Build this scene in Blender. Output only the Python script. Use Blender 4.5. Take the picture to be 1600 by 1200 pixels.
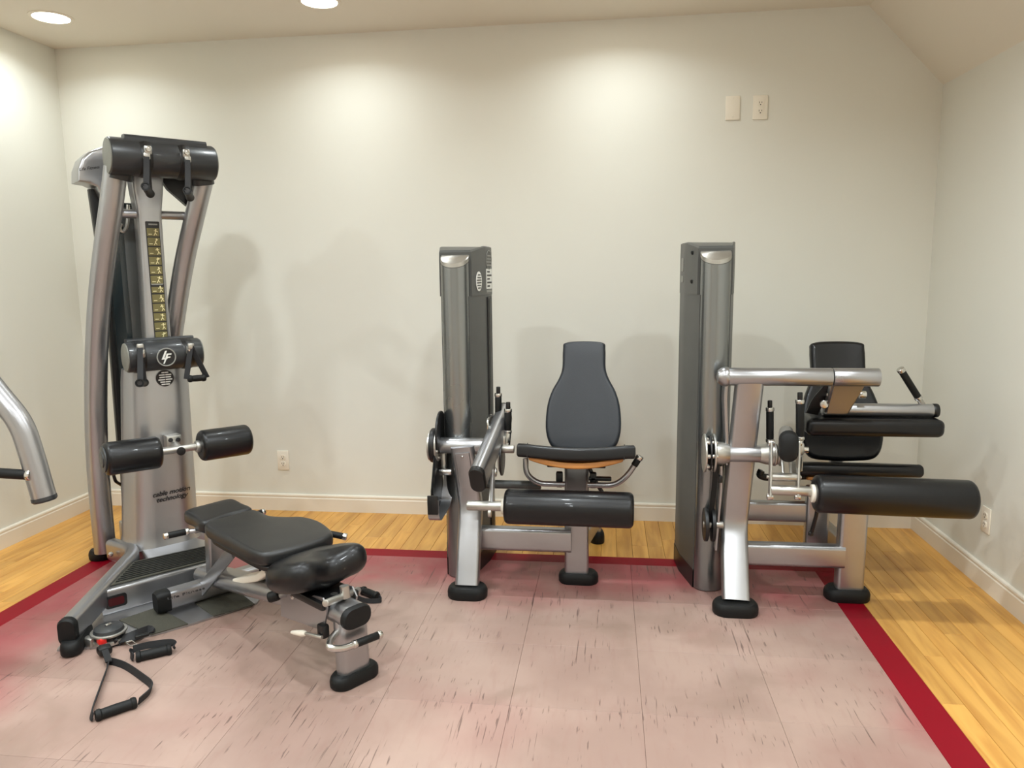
import bpy, bmesh, math, random
from mathutils import Vector as V, Matrix
for o in list(bpy.data.objects): bpy.data.objects.remove(o)
sc = bpy.context.scene
COL = sc.collection
RN = random.Random(11)
PI = math.pi

# ---------------------------------------------------------------- camera
FPX = 1169.45
YAW, PITCH, ROLL = 0.1266, 0.1477, -0.0121
CAM = V((3.1942, -4.2250, 1.4234))
def cam_axes():
    f = V((-math.sin(YAW), math.cos(YAW), 0)); r = V((math.cos(YAW), math.sin(YAW), 0)); u = V((0, 0, 1))
    f2 = f*math.cos(PITCH) - u*math.sin(PITCH); u2 = u*math.cos(PITCH) + f*math.sin(PITCH)
    return r*math.cos(ROLL)+u2*math.sin(ROLL), u2*math.cos(ROLL)-r*math.sin(ROLL), f2
CR, CU, CF = cam_axes()
cam = bpy.data.objects.new('camera', bpy.data.cameras.new('camera')); COL.objects.link(cam)
m = Matrix((CR, CU, -CF)).transposed().to_4x4(); m.translation = CAM; cam.matrix_world = m
cam.data.sensor_width = 36; cam.data.lens = FPX/1600*36; cam.data.clip_start = .05
sc.camera = cam

# ---------------------------------------------------------------- world, light level, exposure
w = bpy.data.worlds.new('world'); sc.world = w; w.use_nodes = True
w.node_tree.nodes['Background'].inputs[0].default_value = (.9, .95, 1, 1)
w.node_tree.nodes['Background'].inputs[1].default_value = .3
LAMP_POWER = 17.0
LAMP_COLOR = (.865, .955, 1.0)
sc.view_settings.view_transform = 'Standard'; sc.view_settings.look = 'None'
sc.view_settings.gamma = 1; sc.view_settings.use_curve_mapping = False
sc.view_settings.exposure = -0.22

# ---------------------------------------------------------------- materials
def lin(c): return tuple((x/255/12.92 if x/255 <= .04045 else ((x/255+.055)/1.055)**2.4) for x in c)
def mat(name, rgb, rough=.5, metal=0., coat=0., bump=0., bscale=200., var=0., vscale=6., emit=0., spec=.5):
    m = bpy.data.materials.new(name); m.use_nodes = True
    nt = m.node_tree; b = nt.nodes['Principled BSDF']; c = (*lin(rgb), 1)
    b.inputs['Base Color'].default_value = c; b.inputs['Roughness'].default_value = rough
    b.inputs['Metallic'].default_value = metal; b.inputs['Coat Weight'].default_value = coat
    b.inputs['Specular IOR Level'].default_value = spec
    geo = nt.nodes.new('ShaderNodeNewGeometry')
    n = nt.nodes.new('ShaderNodeTexNoise'); n.inputs['Scale'].default_value = vscale; n.inputs['Detail'].default_value = 4
    nt.links.new(geo.outputs['Position'], n.inputs['Vector'])
    r = nt.nodes.new('ShaderNodeMapRange'); r.inputs[3].default_value = max(.02, rough-.07); r.inputs[4].default_value = rough+.07
    nt.links.new(n.outputs[0], r.inputs[0]); nt.links.new(r.outputs[0], b.inputs['Roughness'])
    if var:
        mx = nt.nodes.new('ShaderNodeMix'); mx.data_type = 'RGBA'
        mx.inputs[6].default_value = tuple(x*(1-var) for x in c[:3])+(1,); mx.inputs[7].default_value = tuple(min(1, x*(1+var)) for x in c[:3])+(1,)
        nt.links.new(n.outputs[0], mx.inputs[0]); nt.links.new(mx.outputs[2], b.inputs['Base Color'])
    if bump:
        n2 = nt.nodes.new('ShaderNodeTexNoise'); n2.inputs['Scale'].default_value = bscale; n2.inputs['Detail'].default_value = 3
        nt.links.new(geo.outputs['Position'], n2.inputs['Vector'])
        bp = nt.nodes.new('ShaderNodeBump'); bp.inputs['Strength'].default_value = bump; bp.inputs['Distance'].default_value = .002
        nt.links.new(n2.outputs[0], bp.inputs['Height']); nt.links.new(bp.outputs[0], b.inputs['Normal'])
    if emit:
        b.inputs['Emission Color'].default_value = c; b.inputs['Emission Strength'].default_value = emit
    return m
M = dict(
 wall=mat('wall_paint', (223, 222, 212), .75, bump=.15, bscale=260, var=.02, vscale=1.5),
 ceil=mat('ceiling_paint', (226, 220, 206), .8, bump=.15, bscale=200),
 trim=mat('trim_paint', (229, 221, 206), .45),
 plate=mat('plate_plastic', (236, 229, 214), .35),
 slot=mat('socket_dark', (50, 44, 38), .6),
 silver=mat('silver_powder_coat', (172, 172, 174), .31, metal=.9, bump=.05, bscale=900, var=.06, vscale=5),
 satin=mat('satin_metal_sleeve', (140, 143, 143), .27, metal=.9, var=.03, vscale=1),
 shroud=mat('charcoal_shroud_plastic', (70, 71, 69), .42, bump=.06, bscale=500),
 stack=mat('smoked_stack_cover', (34, 42, 44), .22, coat=.3),
 drum=mat('dark_grey_drum_plastic', (42, 44, 46), .38, coat=.1),
 drumcap=mat('drum_cap_plastic', (120, 120, 112), .5),
 vinyl=mat('black_vinyl', (13, 13, 15), .33, spec=.38, coat=.10, bump=.12, bscale=700),
 vinyl_grey=mat('worn_black_vinyl', (36, 40, 46), .42, bump=.2, bscale=420, var=.18, vscale=9),
 vinyl_top=mat('dusty_black_vinyl', (30, 30, 30), .38, bump=.12, bscale=600, var=.1),
 rubber=mat('black_rubber', (16, 17, 17), .55, spec=.3, bump=.1, bscale=500),
 black=mat('black_plastic', (14, 14, 15), .4),
 web=mat('black_webbing', (30, 30, 32), .75, bump=.4, bscale=900),
 chrome=mat('bright_steel', (205, 204, 200), .22, metal=1.),
 zinc=mat('zinc_steel', (186, 184, 178), .35, metal=.9),
 ply=mat('plywood_seat_pan', (170, 112, 52), .5, var=.2, vscale=14),
 grip=mat('grip_tread', (64, 62, 52), .8, bump=.8, bscale=300, var=.3, vscale=60),
 white=mat('white_print', (232, 232, 226), .5),
 ink=mat('dark_print', (30, 28, 28), .5),
 olive=mat('olive_placard', (112, 104, 62), .45),
 cream=mat('cream_print', (232, 222, 170), .5),
 red=mat('red_clip_plastic', (222, 40, 34), .4),
 label_grey=mat('grey_print', (140, 140, 134), .5),
 stripe=mat('red_border_vinyl', (130, 2, 24), .5, var=.12, vscale=5, spec=.2),
 lens=mat('lamp_lens', (255, 250, 235), .4, emit=30.0),
 sub=mat('subfloor_dark', (60, 38, 26), .9),
)
def plank_mat():
    m = bpy.data.materials.new('maple_plank'); m.use_nodes = True; nt = m.node_tree; b = nt.nodes['Principled BSDF']; N = nt.nodes.new; L = nt.links.new
    geo = N('ShaderNodeNewGeometry'); oi = N('ShaderNodeObjectInfo')
    off = N('ShaderNodeVectorMath'); off.operation = 'MULTIPLY_ADD'; off.inputs[1].default_value = (22, 2.2, 1)
    comb = N('ShaderNodeCombineXYZ'); mu = N('ShaderNodeMath'); mu.operation = 'MULTIPLY'; mu.inputs[1].default_value = 37
    L(oi.outputs['Random'], mu.inputs[0]); L(mu.outputs[0], comb.inputs[0]); L(mu.outputs[0], comb.inputs[1])
    L(geo.outputs['Position'], off.inputs[0]); L(comb.outputs[0], off.inputs[2])
    n = N('ShaderNodeTexNoise'); n.inputs['Scale'].default_value = 1; n.inputs['Detail'].default_value = 5; n.inputs['Distortion'].default_value = .8
    L(off.outputs[0], n.inputs['Vector'])
    cr = N('ShaderNodeValToRGB'); e = cr.color_ramp.elements
    e[0].position = .3; e[0].color = (*lin((190, 138, 76)), 1); e[1].position = .62; e[1].color = (*lin((218, 168, 98)), 1)
    L(n.outputs[0], cr.inputs[0])
    hsv = N('ShaderNodeHueSaturation'); mr = N('ShaderNodeMapRange'); mr.inputs[3].default_value = .84; mr.inputs[4].default_value = 1.08
    L(oi.outputs['Random'], mr.inputs[0]); L(mr.outputs[0], hsv.inputs['Value']); L(cr.outputs[0], hsv.inputs['Color']); hsv.inputs['Saturation'].default_value = 1.06
    L(hsv.outputs[0], b.inputs['Base Color']); b.inputs['Roughness'].default_value = .38
    bp = N('ShaderNodeBump'); bp.inputs['Strength'].default_value = .08; bp.inputs['Distance'].default_value = .002
    L(n.outputs[0], bp.inputs['Height']); L(bp.outputs[0], b.inputs['Normal'])
    return m
def tile_mat():
    m = bpy.data.materials.new('worn_pink_vinyl'); m.use_nodes = True; nt = m.node_tree; b = nt.nodes['Principled BSDF']; N = nt.nodes.new; L = nt.links.new
    geo = N('ShaderNodeNewGeometry'); oi = N('ShaderNodeObjectInfo')
    def noise(scale, detail=4, vec=None, dist=0.):
        n = N('ShaderNodeTexNoise'); n.inputs['Scale'].default_value = scale; n.inputs['Detail'].default_value = detail; n.inputs['Distortion'].default_value = dist
        L(vec if vec else geo.outputs['Position'], n.inputs['Vector']); return n.outputs[0]
    def scaled(v):
        s = N('ShaderNodeVectorMath'); s.operation = 'MULTIPLY'; s.inputs[1].default_value = v; L(geo.outputs['Position'], s.inputs[0]); return s.outputs[0]
    def rng(x, a, c, d=0., e=1.):
        r = N('ShaderNodeMapRange'); r.interpolation_type = 'SMOOTHSTEP'; r.inputs[1].default_value = a; r.inputs[2].default_value = c; r.inputs[3].default_value = d; r.inputs[4].default_value = e; L(x, r.inputs[0]); return r.outputs[0]
    def op(o, x, y):
        q = N('ShaderNodeMath'); q.operation = o
        for i, k in ((0, x), (1, y)):
            if isinstance(k, (int, float)): q.inputs[i].default_value = k
            else: L(k, q.inputs[i])
        return q.outputs[0]
    def mix(f, a, c):
        q = N('ShaderNodeMix'); q.data_type = 'RGBA'
        if isinstance(f, (int, float)): q.inputs[0].default_value = f
        else: L(f, q.inputs[0])
        for i, k in ((6, a), (7, c)):
            if isinstance(k, tuple): q.inputs[i].default_value = (*k, 1)
            else: L(k, q.inputs[i])
        return q.outputs[2]
    sep = N('ShaderNodeSeparateXYZ'); L(geo.outputs['Position'], sep.inputs[0])
    base = mix(rng(noise(1.7, 5), .35, .65), lin((167, 142, 130)), lin((152, 126, 115)))
    # rim red paints in shade under machines, plus surviving dye; middle worn pale
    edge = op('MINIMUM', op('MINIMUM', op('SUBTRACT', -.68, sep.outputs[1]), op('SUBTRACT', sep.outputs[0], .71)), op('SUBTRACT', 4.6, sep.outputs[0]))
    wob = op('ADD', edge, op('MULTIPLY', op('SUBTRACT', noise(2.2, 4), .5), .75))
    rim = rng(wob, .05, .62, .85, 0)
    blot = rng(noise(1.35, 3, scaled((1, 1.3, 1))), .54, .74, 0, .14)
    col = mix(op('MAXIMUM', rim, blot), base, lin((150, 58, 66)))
    # grey traffic grime and scuffs running along the strips
    grime = rng(noise(2.6, 6, None, .6), .50, .70, 0, .5)
    col = mix(grime, col, lin((132, 110, 97)))
    s1 = rng(noise(1, 3, scaled((95, 5, 1)), .5), .61, .67); m1 = rng(noise(3.1, 3), .47, .58)
    s2 = rng(noise(1, 2, scaled((120, 13, 1))), .64, .70); m2 = rng(noise(4.3, 4), .46, .60)
    s3 = rng(noise(1, 5, scaled((34, 6, 1)), .7), .5, .75, 0, .5)
    col = mix(op('MULTIPLY', s3, .4), col, lin((142, 104, 96)))
    scuff = op('MAXIMUM', op('MULTIPLY', s1, m1), op('MULTIPLY', s2, m2))
    col = mix(op('MULTIPLY', scuff, .62), col, lin((70, 50, 46)))
    hsv = N('ShaderNodeHueSaturation'); L(rng(oi.outputs['Random'], 0, 1, .95, 1.04), hsv.inputs['Value']); L(col, hsv.inputs['Color'])
    L(hsv.outputs[0], b.inputs['Base Color']); b.inputs['Roughness'].default_value = .42
    L(rng(noise(6), .3, .7, .36, .52), b.inputs['Roughness'])
    bp = N('ShaderNodeBump'); bp.inputs['Strength'].default_value = .25; bp.inputs['Distance'].default_value = .002; bp.invert = True
    L(scuff, bp.inputs['Height']); L(bp.outputs[0], b.inputs['Normal'])
    return m
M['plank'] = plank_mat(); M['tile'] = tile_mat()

# ---------------------------------------------------------------- authoring helpers
AM = Matrix.Identity(4)            # authoring frame -> world
ROOT_INV = Matrix.Identity(4)
def frame(root, local=False):
    """author in world metres (local=False) or in the thing's own axes"""
    global AM, ROOT_INV
    mw = Matrix.Translation(root.location) @ Matrix.Rotation(root.rotation_euler.z, 4, 'Z')
    ROOT_INV = mw.inverted(); AM = mw if local else Matrix.Identity(4)
def unframe():
    global AM, ROOT_INV
    AM = Matrix.Identity(4); ROOT_INV = Matrix.Identity(4)
def P(px, py, y=None, x=None, z=None):
    """point of the authoring frame seen at a photo pixel, lying at the given depth plane"""
    d = CF + CR*((px-800)/FPX) - CU*((py-600)/FPX)
    inv = AM.inverted(); o = inv @ CAM; d = inv.to_3x3() @ d
    k, i = (y, 1) if y is not None else ((x, 0) if x is not None else (z, 2))
    return o + d*((k-o[i])/d[i])

def link(name, me, ma, parent=None):
    o = bpy.data.objects.new(name, me); COL.objects.link(o)
    if ma is not None and not me.materials: me.materials.append(M[ma] if isinstance(ma, str) else ma)
    o.parent = parent
    return o
def obj(name, bm, ma, parent=None, ang=35, flat=False):
    bmesh.ops.remove_doubles(bm, verts=bm.verts, dist=1e-6)
    bmesh.ops.recalc_face_normals(bm, faces=bm.faces)
    bm.transform(ROOT_INV @ AM)
    me = bpy.data.meshes.new(name); bm.to_mesh(me); bm.free()
    if not flat:
        me.polygons.foreach_set('use_smooth', [True]*len(me.polygons)); me.set_sharp_from_angle(angle=math.radians(ang))
    return link(name, me, ma, parent)
def tag(o, label=None, cat=None, group=None, kind=None):
    for k, v in (('label', label), ('category', cat), ('group', group), ('kind', kind)):
        if v: o[k] = v
    return o
def thing(name, label, cat, loc, rz=0, group=None):
    o = bpy.data.objects.new(name, None); COL.objects.link(o); o.location = loc; o.rotation_euler = (0, 0, rz); o.empty_display_size = .1
    return tag(o, label, cat, group)
def B(): return bmesh.new()

def circ(r, n=20, ry=None): return [(r*math.cos(2*PI*i/n), (ry or r)*math.sin(2*PI*i/n)) for i in range(n)]
def rrect(w, h, r=None, n=5):
    r = min(w, h)*.499 if r is None else min(r, min(w, h)*.499); out = []
    for cx, cy, a in ((w/2-r, h/2-r, 0), (-w/2+r, h/2-r, 90), (-w/2+r, -h/2+r, 180), (w/2-r, -h/2+r, 270)):
        for i in range(n+1):
            t = math.radians(a+90*i/n); out.append((cx+r*math.cos(t), cy+r*math.sin(t)))
    return out
def fillet(pts, r, n=6):
    pts = [V(p) for p in pts]; out = [pts[0]]
    for a, b, c in zip(pts, pts[1:], pts[2:]):
        d1 = (a-b); d2 = (c-b); l = min(r, d1.length*.48, d2.length*.48); p0 = b+d1.normalized()*l; p1 = b+d2.normalized()*l
        for i in range(n+1):
            t = i/n; out.append(p0*(1-t)**2+b*2*t*(1-t)+p1*t*t)
    return out+[pts[-1]]
def spline(pts, n=6, closed=False):
    pts = [V(p) for p in pts]; N = len(pts); out = []
    for i in range(N if closed else N-1):
        if closed: p = [pts[(i+k-1) % N] for k in range(4)]
        else: p = [pts[max(0, i-1)], pts[i], pts[i+1], pts[min(N-1, i+2)]]
        for k in range(n):
            t = k/n
            out.append(.5*((2*p[1])+(p[2]-p[0])*t+(2*p[0]-5*p[1]+4*p[2]-p[3])*t*t+(3*p[1]-p[0]-3*p[2]+p[3])*t**3))
    if not closed: out.append(pts[-1])
    return out
def sweep(bm, pts, prof, up=(0, 0, 1), cap=True, scales=None):
    """sweep a closed 2D profile (side, up) along a path"""
    pts = [V(p) for p in pts]; up = V(up); rings = []; n = len(pts)
    for i, p in enumerate(pts):
        t0 = (pts[i]-pts[i-1]).normalized() if i else None; t1 = (pts[i+1]-pts[i]).normalized() if i < n-1 else None
        t = (t0+t1).normalized() if t0 and t1 else (t0 or t1)
        s = t.cross(up)
        if s.length < 1e-3: s = t.cross(V((0, 1, 0)))
        s.normalize(); u = s.cross(t); k = 1/max(.4, t.dot(t0)) if t0 and t1 else 1
        sx = scales[i] if scales else 1
        rings.append([bm.verts.new(p+s*(a*sx)+u*(b*sx)) for a, b in prof])
    q = len(prof)
    for a, b in zip(rings, rings[1:]):
        for j in range(q): bm.faces.new((a[j], a[(j+1) % q], b[(j+1) % q], b[j]))
    if cap: bm.faces.new(rings[0]); bm.faces.new(rings[-1])
def tube(bm, pts, r, n=16, cap=True): sweep(bm, pts, circ(r, n), up=V((.013, .021, 1)), cap=cap)
def ax_frame(axis):
    a = V(axis).normalized(); s = a.cross(V((0, 0, 1)))
    if s.length < 1e-3: s = V((1, 0, 0))
    s.normalize(); return a, s, a.cross(s)
def lathe(bm, c, axis, prof, n=28, cap=True):
    """prof: (distance along axis, radius)"""
    a, s, u = ax_frame(axis); c = V(c); rings = []
    for d, r in prof:
        if r < 1e-6: rings.append([bm.verts.new(c+a*d)])
        else: rings.append([bm.verts.new(c+a*d+(s*math.cos(2*PI*i/n)+u*math.sin(2*PI*i/n))*r) for i in range(n)])
    for x, y in zip(rings, rings[1:]):
        for i in range(n):
            j = (i+1) % n
            if len(x) == 1 and len(y) == 1: continue
            if len(x) == 1: bm.faces.new((x[0], y[i], y[j]))
            elif len(y) == 1: bm.faces.new((x[i], x[j], y[0]))
            else: bm.faces.new((x[i], x[j], y[j], y[i]))
    for r in (rings[0], rings[-1]):
        if cap and len(r) > 1: bm.faces.new(r)
def cyl(bm, a, b, r, n=20, ch=None):
    a = V(a); b = V(b); L = (b-a).length; ch = min(r*.25, L*.2, .006) if ch is None else ch
    lathe(bm, a, b-a, [(0, r-ch), (ch*.3, r-ch*.3), (ch, r), (L-ch, r), (L-ch*.3, r-ch*.3), (L, r-ch)], n)
def roller(bm, a, b, r, n=32):
    """padded foam cylinder with soft ends"""
    a = V(a); b = V(b); L = (b-a).length; e = r*.28; pr = [(0, r*.30)]
    for i in range(6):
        t = i/5*PI/2; pr.append((e*(1-math.sin(t))*1.0, r-e+e*math.sin(t)) if 0 else (e-e*math.cos(t), r-e+e*math.sin(t)))
    pr += [(L-d, q) for d, q in reversed(pr)]
    lathe(bm, a, b-a, pr, n)
def box(bm, c, s, bev=.004, rz=0, mtx=None, seg=2):
    r = bmesh.ops.create_cube(bm, size=1)['verts']
    for v in r: v.co = V((v.co.x*s[0], v.co.y*s[1], v.co.z*s[2]))
    if bev:
        bev = min(bev, min(s)*.45)
        es = list({e for v in r for e in v.link_edges})
        g = bmesh.ops.bevel(bm, geom=es, offset=bev, segments=seg, profile=.5, affect='EDGES')
        r = list({v for f in g['faces'] for v in f.verts} | {v for v in r if v.is_valid})
    mt = mtx if mtx is not None else Matrix.Translation(V(c)) @ Matrix.Rotation(rz, 4, 'Z')
    for v in r: v.co = mt @ v.co
def basis(o, u, v):
    """matrix with x=u, y=v, z=u x v at o"""
    u = V(u).normalized(); v = V(v); n = u.cross(v).normalized(); v = n.cross(u)
    m = Matrix((u, v, n)).transposed().to_4x4(); m.translation = V(o); return m
def offs(o2, d):
    out = []; n = len(o2)
    for i in range(n):
        a, b, c = V(o2[i-1][:2]), V(o2[i][:2]), V(o2[(i+1) % n][:2])
        t = (c-a)
        if t.length < 1e-9: out.append(b); continue
        t.normalize(); out.append(b - V((t.y, -t.x))*d)
    return out
def puff(bm, out2, th, bev, mtx, crown=0., bend=None, seg=5):
    """cushion: outline (ccw, 2D) thickened by th with rounded rims; bend(u,v)->extra height"""
    ar = sum(out2[i-1][0]*out2[i][1]-out2[i][0]*out2[i-1][1] for i in range(len(out2)))
    if ar < 0: out2 = list(reversed(out2))
    out2 = [V((p[0], p[1])) for p in out2]
    cx = sum((p.x for p in out2))/len(out2); cy = sum((p.y for p in out2))/len(out2)
    lev = []
    for i in range(seg+1):
        t = i/seg*PI/2; lev.append((bev*(1-math.sin(t)), -th/2+bev*(1-math.cos(t))))
    top = [(d, -h) for d, h in reversed(lev)]
    rings = []
    def ring(pts, h):
        r = []
        for p in pts:
            z = h+(bend(p.x, p.y) if bend else 0); r.append(bm.verts.new(mtx @ V((p.x, p.y, z))))
        rings.append(r)
    for d, h in lev+top: ring(offs(out2, d), h)
    last = offs(out2, bev); ins = []
    for k in (.75, .5, .25):
        ring([V((cx+(p.x-cx)*k, cy+(p.y-cy)*k)) for p in last], th/2+crown*(1-k*k))
    c = bm.verts.new(mtx @ V((cx, cy, th/2+crown+(bend(cx, cy) if bend else 0))))
    n = len(out2)
    for a, b in zip(rings, rings[1:]):
        for i in range(n): bm.faces.new((a[i], a[(i+1) % n], b[(i+1) % n], b[i]))
    bm.faces.new(list(reversed(rings[0])))
    for i in range(n): bm.faces.new((rings[-1][i], rings[-1][(i+1) % n], c))
def plate(bm, out2, th, mtx):
    """flat sheet: outline extruded by th about its plane"""
    a = [bm.verts.new(mtx @ V((p[0], p[1], -th/2))) for p in out2]; b = [bm.verts.new(mtx @ V((p[0], p[1], th/2))) for p in out2]; n = len(a)
    bm.faces.new(list(reversed(a))); bm.faces.new(b)
    for i in range(n): bm.faces.new((a[i], a[(i+1) % n], b[(i+1) % n], b[i]))
def loft(bm, secs):
    """secs: list of rings (lists of V) of equal length"""
    rs = [[bm.verts.new(V(p)) for p in s] for s in secs]; n = len(rs[0])
    for a, b in zip(rs, rs[1:]):
        for i in range(n): bm.faces.new((a[i], a[(i+1) % n], b[(i+1) % n], b[i]))
    bm.faces.new(rs[0]); bm.faces.new(rs[-1])
def ribbon(bm, pts, side, wd, th):
    """strap: side = width direction (one vector or one per point)"""
    pts = [V(p) for p in pts]; rings = []
    for i, p in enumerate(pts):
        t = (pts[min(i+1, len(pts)-1)]-pts[max(i-1, 0)]).normalized()
        s = V(side[i] if isinstance(side[0], (tuple, list, V)) else side); s = (s-t*s.dot(t)).normalized(); u = s.cross(t)
        rings.append([p+s*a+u*b for a, b in ((-wd/2, -th/2), (wd/2, -th/2), (wd/2, th/2), (-wd/2, th/2))])
    loft(bm, rings)
def text(name, s, size, mtx, ma, parent, shear=0., th=.0008, align='CENTER', bold=0.):
    cu = bpy.data.curves.new(name, 'FONT'); cu.body = s; cu.size = size; cu.extrude = th; cu.offset = bold; cu.shear = shear; cu.align_x = align; cu.align_y = 'CENTER'; cu.resolution_u = 3
    t = bpy.data.objects.new(name, cu); COL.objects.link(t)
    dg = bpy.context.evaluated_depsgraph_get(); me = bpy.data.meshes.new_from_object(t.evaluated_get(dg))
    bpy.data.objects.remove(t); bpy.data.curves.remove(cu)
    me.transform(ROOT_INV @ AM @ mtx); me.materials.clear()
    return link(name, me, ma, parent)

# ================================================================ the room
W, H, HB, XR, HR = 4.8821, 2.74, .1033, 4.502, 2.3394
YF = -6.2
def struct(name, bm, ma, parent=None, **k):
    o = obj(name, bm, ma, parent, **k)
    if parent is None: o['kind'] = 'structure'
    return o
T = .12
bm = B(); plate(bm, [(-T, -.1), (W+T, -.1), (W+T, HR), (W, HR), (XR, H), (XR, H+T), (-T, H+T)], T, basis((0, T/2, 0), (1, 0, 0), (0, 0, 1))); struct('wall_back', bm, 'wall', flat=True)
bm = B(); box(bm, (-T/2, YF/2, H/2), (T, -YF, H+.2), 0); struct('wall_left', bm, 'wall', flat=True)
bm = B(); box(bm, (W+T/2, YF/2, HR/2-.05), (T, -YF, HR+.1), 0); struct('wall_right', bm, 'wall', flat=True)
bm = B(); plate(bm, [(-T, -.1), (W+T, -.1), (W+T, HR), (W, HR), (XR, H), (XR, H+T), (-T, H+T)], T, basis((0, YF-T/2, 0), (1, 0, 0), (0, 0, 1))); struct('wall_front', bm, 'wall', flat=True)
bm = B(); plate(bm, [(-T, H), (XR, H), (W, HR), (W+T, HR), (W+T, HR+T), (XR+.05, H+T), (-T, H+T)], -YF, basis((0, YF/2, 0), (1, 0, 0), (0, 0, 1))); struct('ceiling', bm, 'ceil', flat=True)
BB = [(0, 0), (.016, 0), (.016, HB*.76), (.013, HB*.80), (.013, HB*.86), (.015, HB*.90), (.013, HB*.97), (.008, HB), (0, HB)]
def base(name, o, u, v, L):   # profile in (v, z) extruded along u
    b = B(); s = [[V(o)+V(u)*t+V(v)*a+V((0, 0, c)) for a, c in BB] for t in (0, L)]; loft(b, s); struct(name, b, 'trim', ang=25)
base('baseboard_back', (.016, 0, 0), (1, 0, 0), (0, -1, 0), W-.032)
base('baseboard_left', (0, YF, 0), (0, 1, 0), (1, 0, 0), -YF)
base('baseboard_right', (W, YF, 0), (0, 1, 0), (-1, 0, 0), -YF)
base('baseboard_front', (.016, YF, 0), (1, 0, 0), (0, 1, 0), W-.032)

# floor: dark bed, maple planks along the walls, red border strips, a worn pink vinyl mat of square tiles
bm = B(); box(bm, (W/2, YF/2, -.03), (W, -YF, .05), 0); floor = struct('floor', bm, 'sub', flat=True)
X0, X1, X2, X3 = .605, .710, 4.187, 4.297
Y0, Y1 = -.587, -.683
TH = .006
pieces = {}
def slab(name, x0, x1, y0, y1, ma, gap=.0012, top=0., bev=.0012):
    key = (name, round(x1-x0, 4), round(y1-y0, 4))
    if key not in pieces:
        me = bpy.data.meshes.new(name); a, c = (x1-x0)/2-gap/2, (y1-y0)/2-gap/2
        vs = [(-a, -c, -TH), (a, -c, -TH), (a, c, -TH), (-a, c, -TH), (-a, -c, -bev), (a, -c, -bev), (a, c, -bev), (-a, c, -bev)]
        a -= bev; c -= bev; vs += [(-a, -c, 0), (a, -c, 0), (a, c, 0), (-a, c, 0)]
        fs = [(8, 9, 10, 11)]+[(i+k, (i+1) % 4+k, (i+1) % 4+k+4, i+k+4) for k in (0, 4) for i in range(4)]
        me.from_pydata(vs, [], fs); me.materials.append(M[ma]); pieces[key] = me
    o = bpy.data.objects.new(name, pieces[key]); COL.objects.link(o); o.parent = floor; o.location = ((x0+x1)/2, (y0+y1)/2, top)
    return o
def planks(xa, xb, ya, yb, n, lens):
    wd = (xb-xa)/n
    for i in range(n):
        y = ya; first = True
        while y > yb+1e-4:
            L = RN.choice(lens)*(RN.choice((.35, .6, .85, 1)) if first else 1); first = False
            e = y-L
            if e < yb+.12: e = yb
            slab('plank', xa+i*wd, xa+(i+1)*wd, e, y, 'plank'); y = e
planks(0, X0, -.0, YF, 8, (.8, 1.1, 1.5))
planks(X0, X3, 0, Y0, 46, (.7, .9))
planks(X3, W, 0, YF, 8, (.8, 1.1, 1.5))
slab('border_strip', X0, X3, Y1, Y0, 'stripe', gap=.0006)
slab('border_strip', X0, X1, YF, Y1, 'stripe', gap=.0006)
slab('border_strip', X2, X3, YF, Y1, 'stripe', gap=.0006)
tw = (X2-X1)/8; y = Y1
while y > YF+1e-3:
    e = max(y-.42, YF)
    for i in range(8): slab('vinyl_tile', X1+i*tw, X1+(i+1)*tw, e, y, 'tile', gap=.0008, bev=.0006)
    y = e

# recessed lamps in rows of the flat ceiling, most of them unseen
def lamp(x, y, label, k=1.):
    t = thing('recessed_light', label, 'ceiling light', (x, y, H), group='recessed ceiling lights'); frame(t)
    b = B(); lathe(b, (x, y, H), (0, 0, -1), [(0, .086), (0, .104), (.004, .103), (.007, .096), (.006, .086), (.0, .0855)], 40, cap=False); obj('trim_ring', b, 'trim', t)
    b = B(); lathe(b, (x, y, H), (0, 0, -1), [(.0005, .085), (.004, .08), (.005, .05), (.0055, 0)], 36); obj('lens', b, 'lens', t)
    ld = bpy.data.lights.new('lamp_bulb', 'AREA'); ld.shape = 'DISK'; ld.size = .12; ld.energy = LAMP_POWER*k; ld.color = LAMP_COLOR; ld.spread = math.radians(150)
    l = bpy.data.objects.new('lamp_bulb', ld); COL.objects.link(l); l.parent = t; l.location = (0, 0, -.012); unframe()
for j, ly in enumerate((-.50, -1.92, -3.35, -4.78)):
    for i, lx in enumerate((.376, 1.80, 3.23) if j == 0 else (.376, 1.65, 2.92, 4.20)):  # unseen back rows: right column added to brighten the right wall
        lab = 'white round recessed downlight assumed in the ceiling out of view'
        if j == 0 and i == 0: lab = 'white round recessed downlight near the left ceiling corner'
        if j == 0 and i == 1: lab = 'white round recessed downlight cut by the top edge of the picture'
        lamp(lx, ly, lab, .36 if j == 0 else 1.0)

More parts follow.
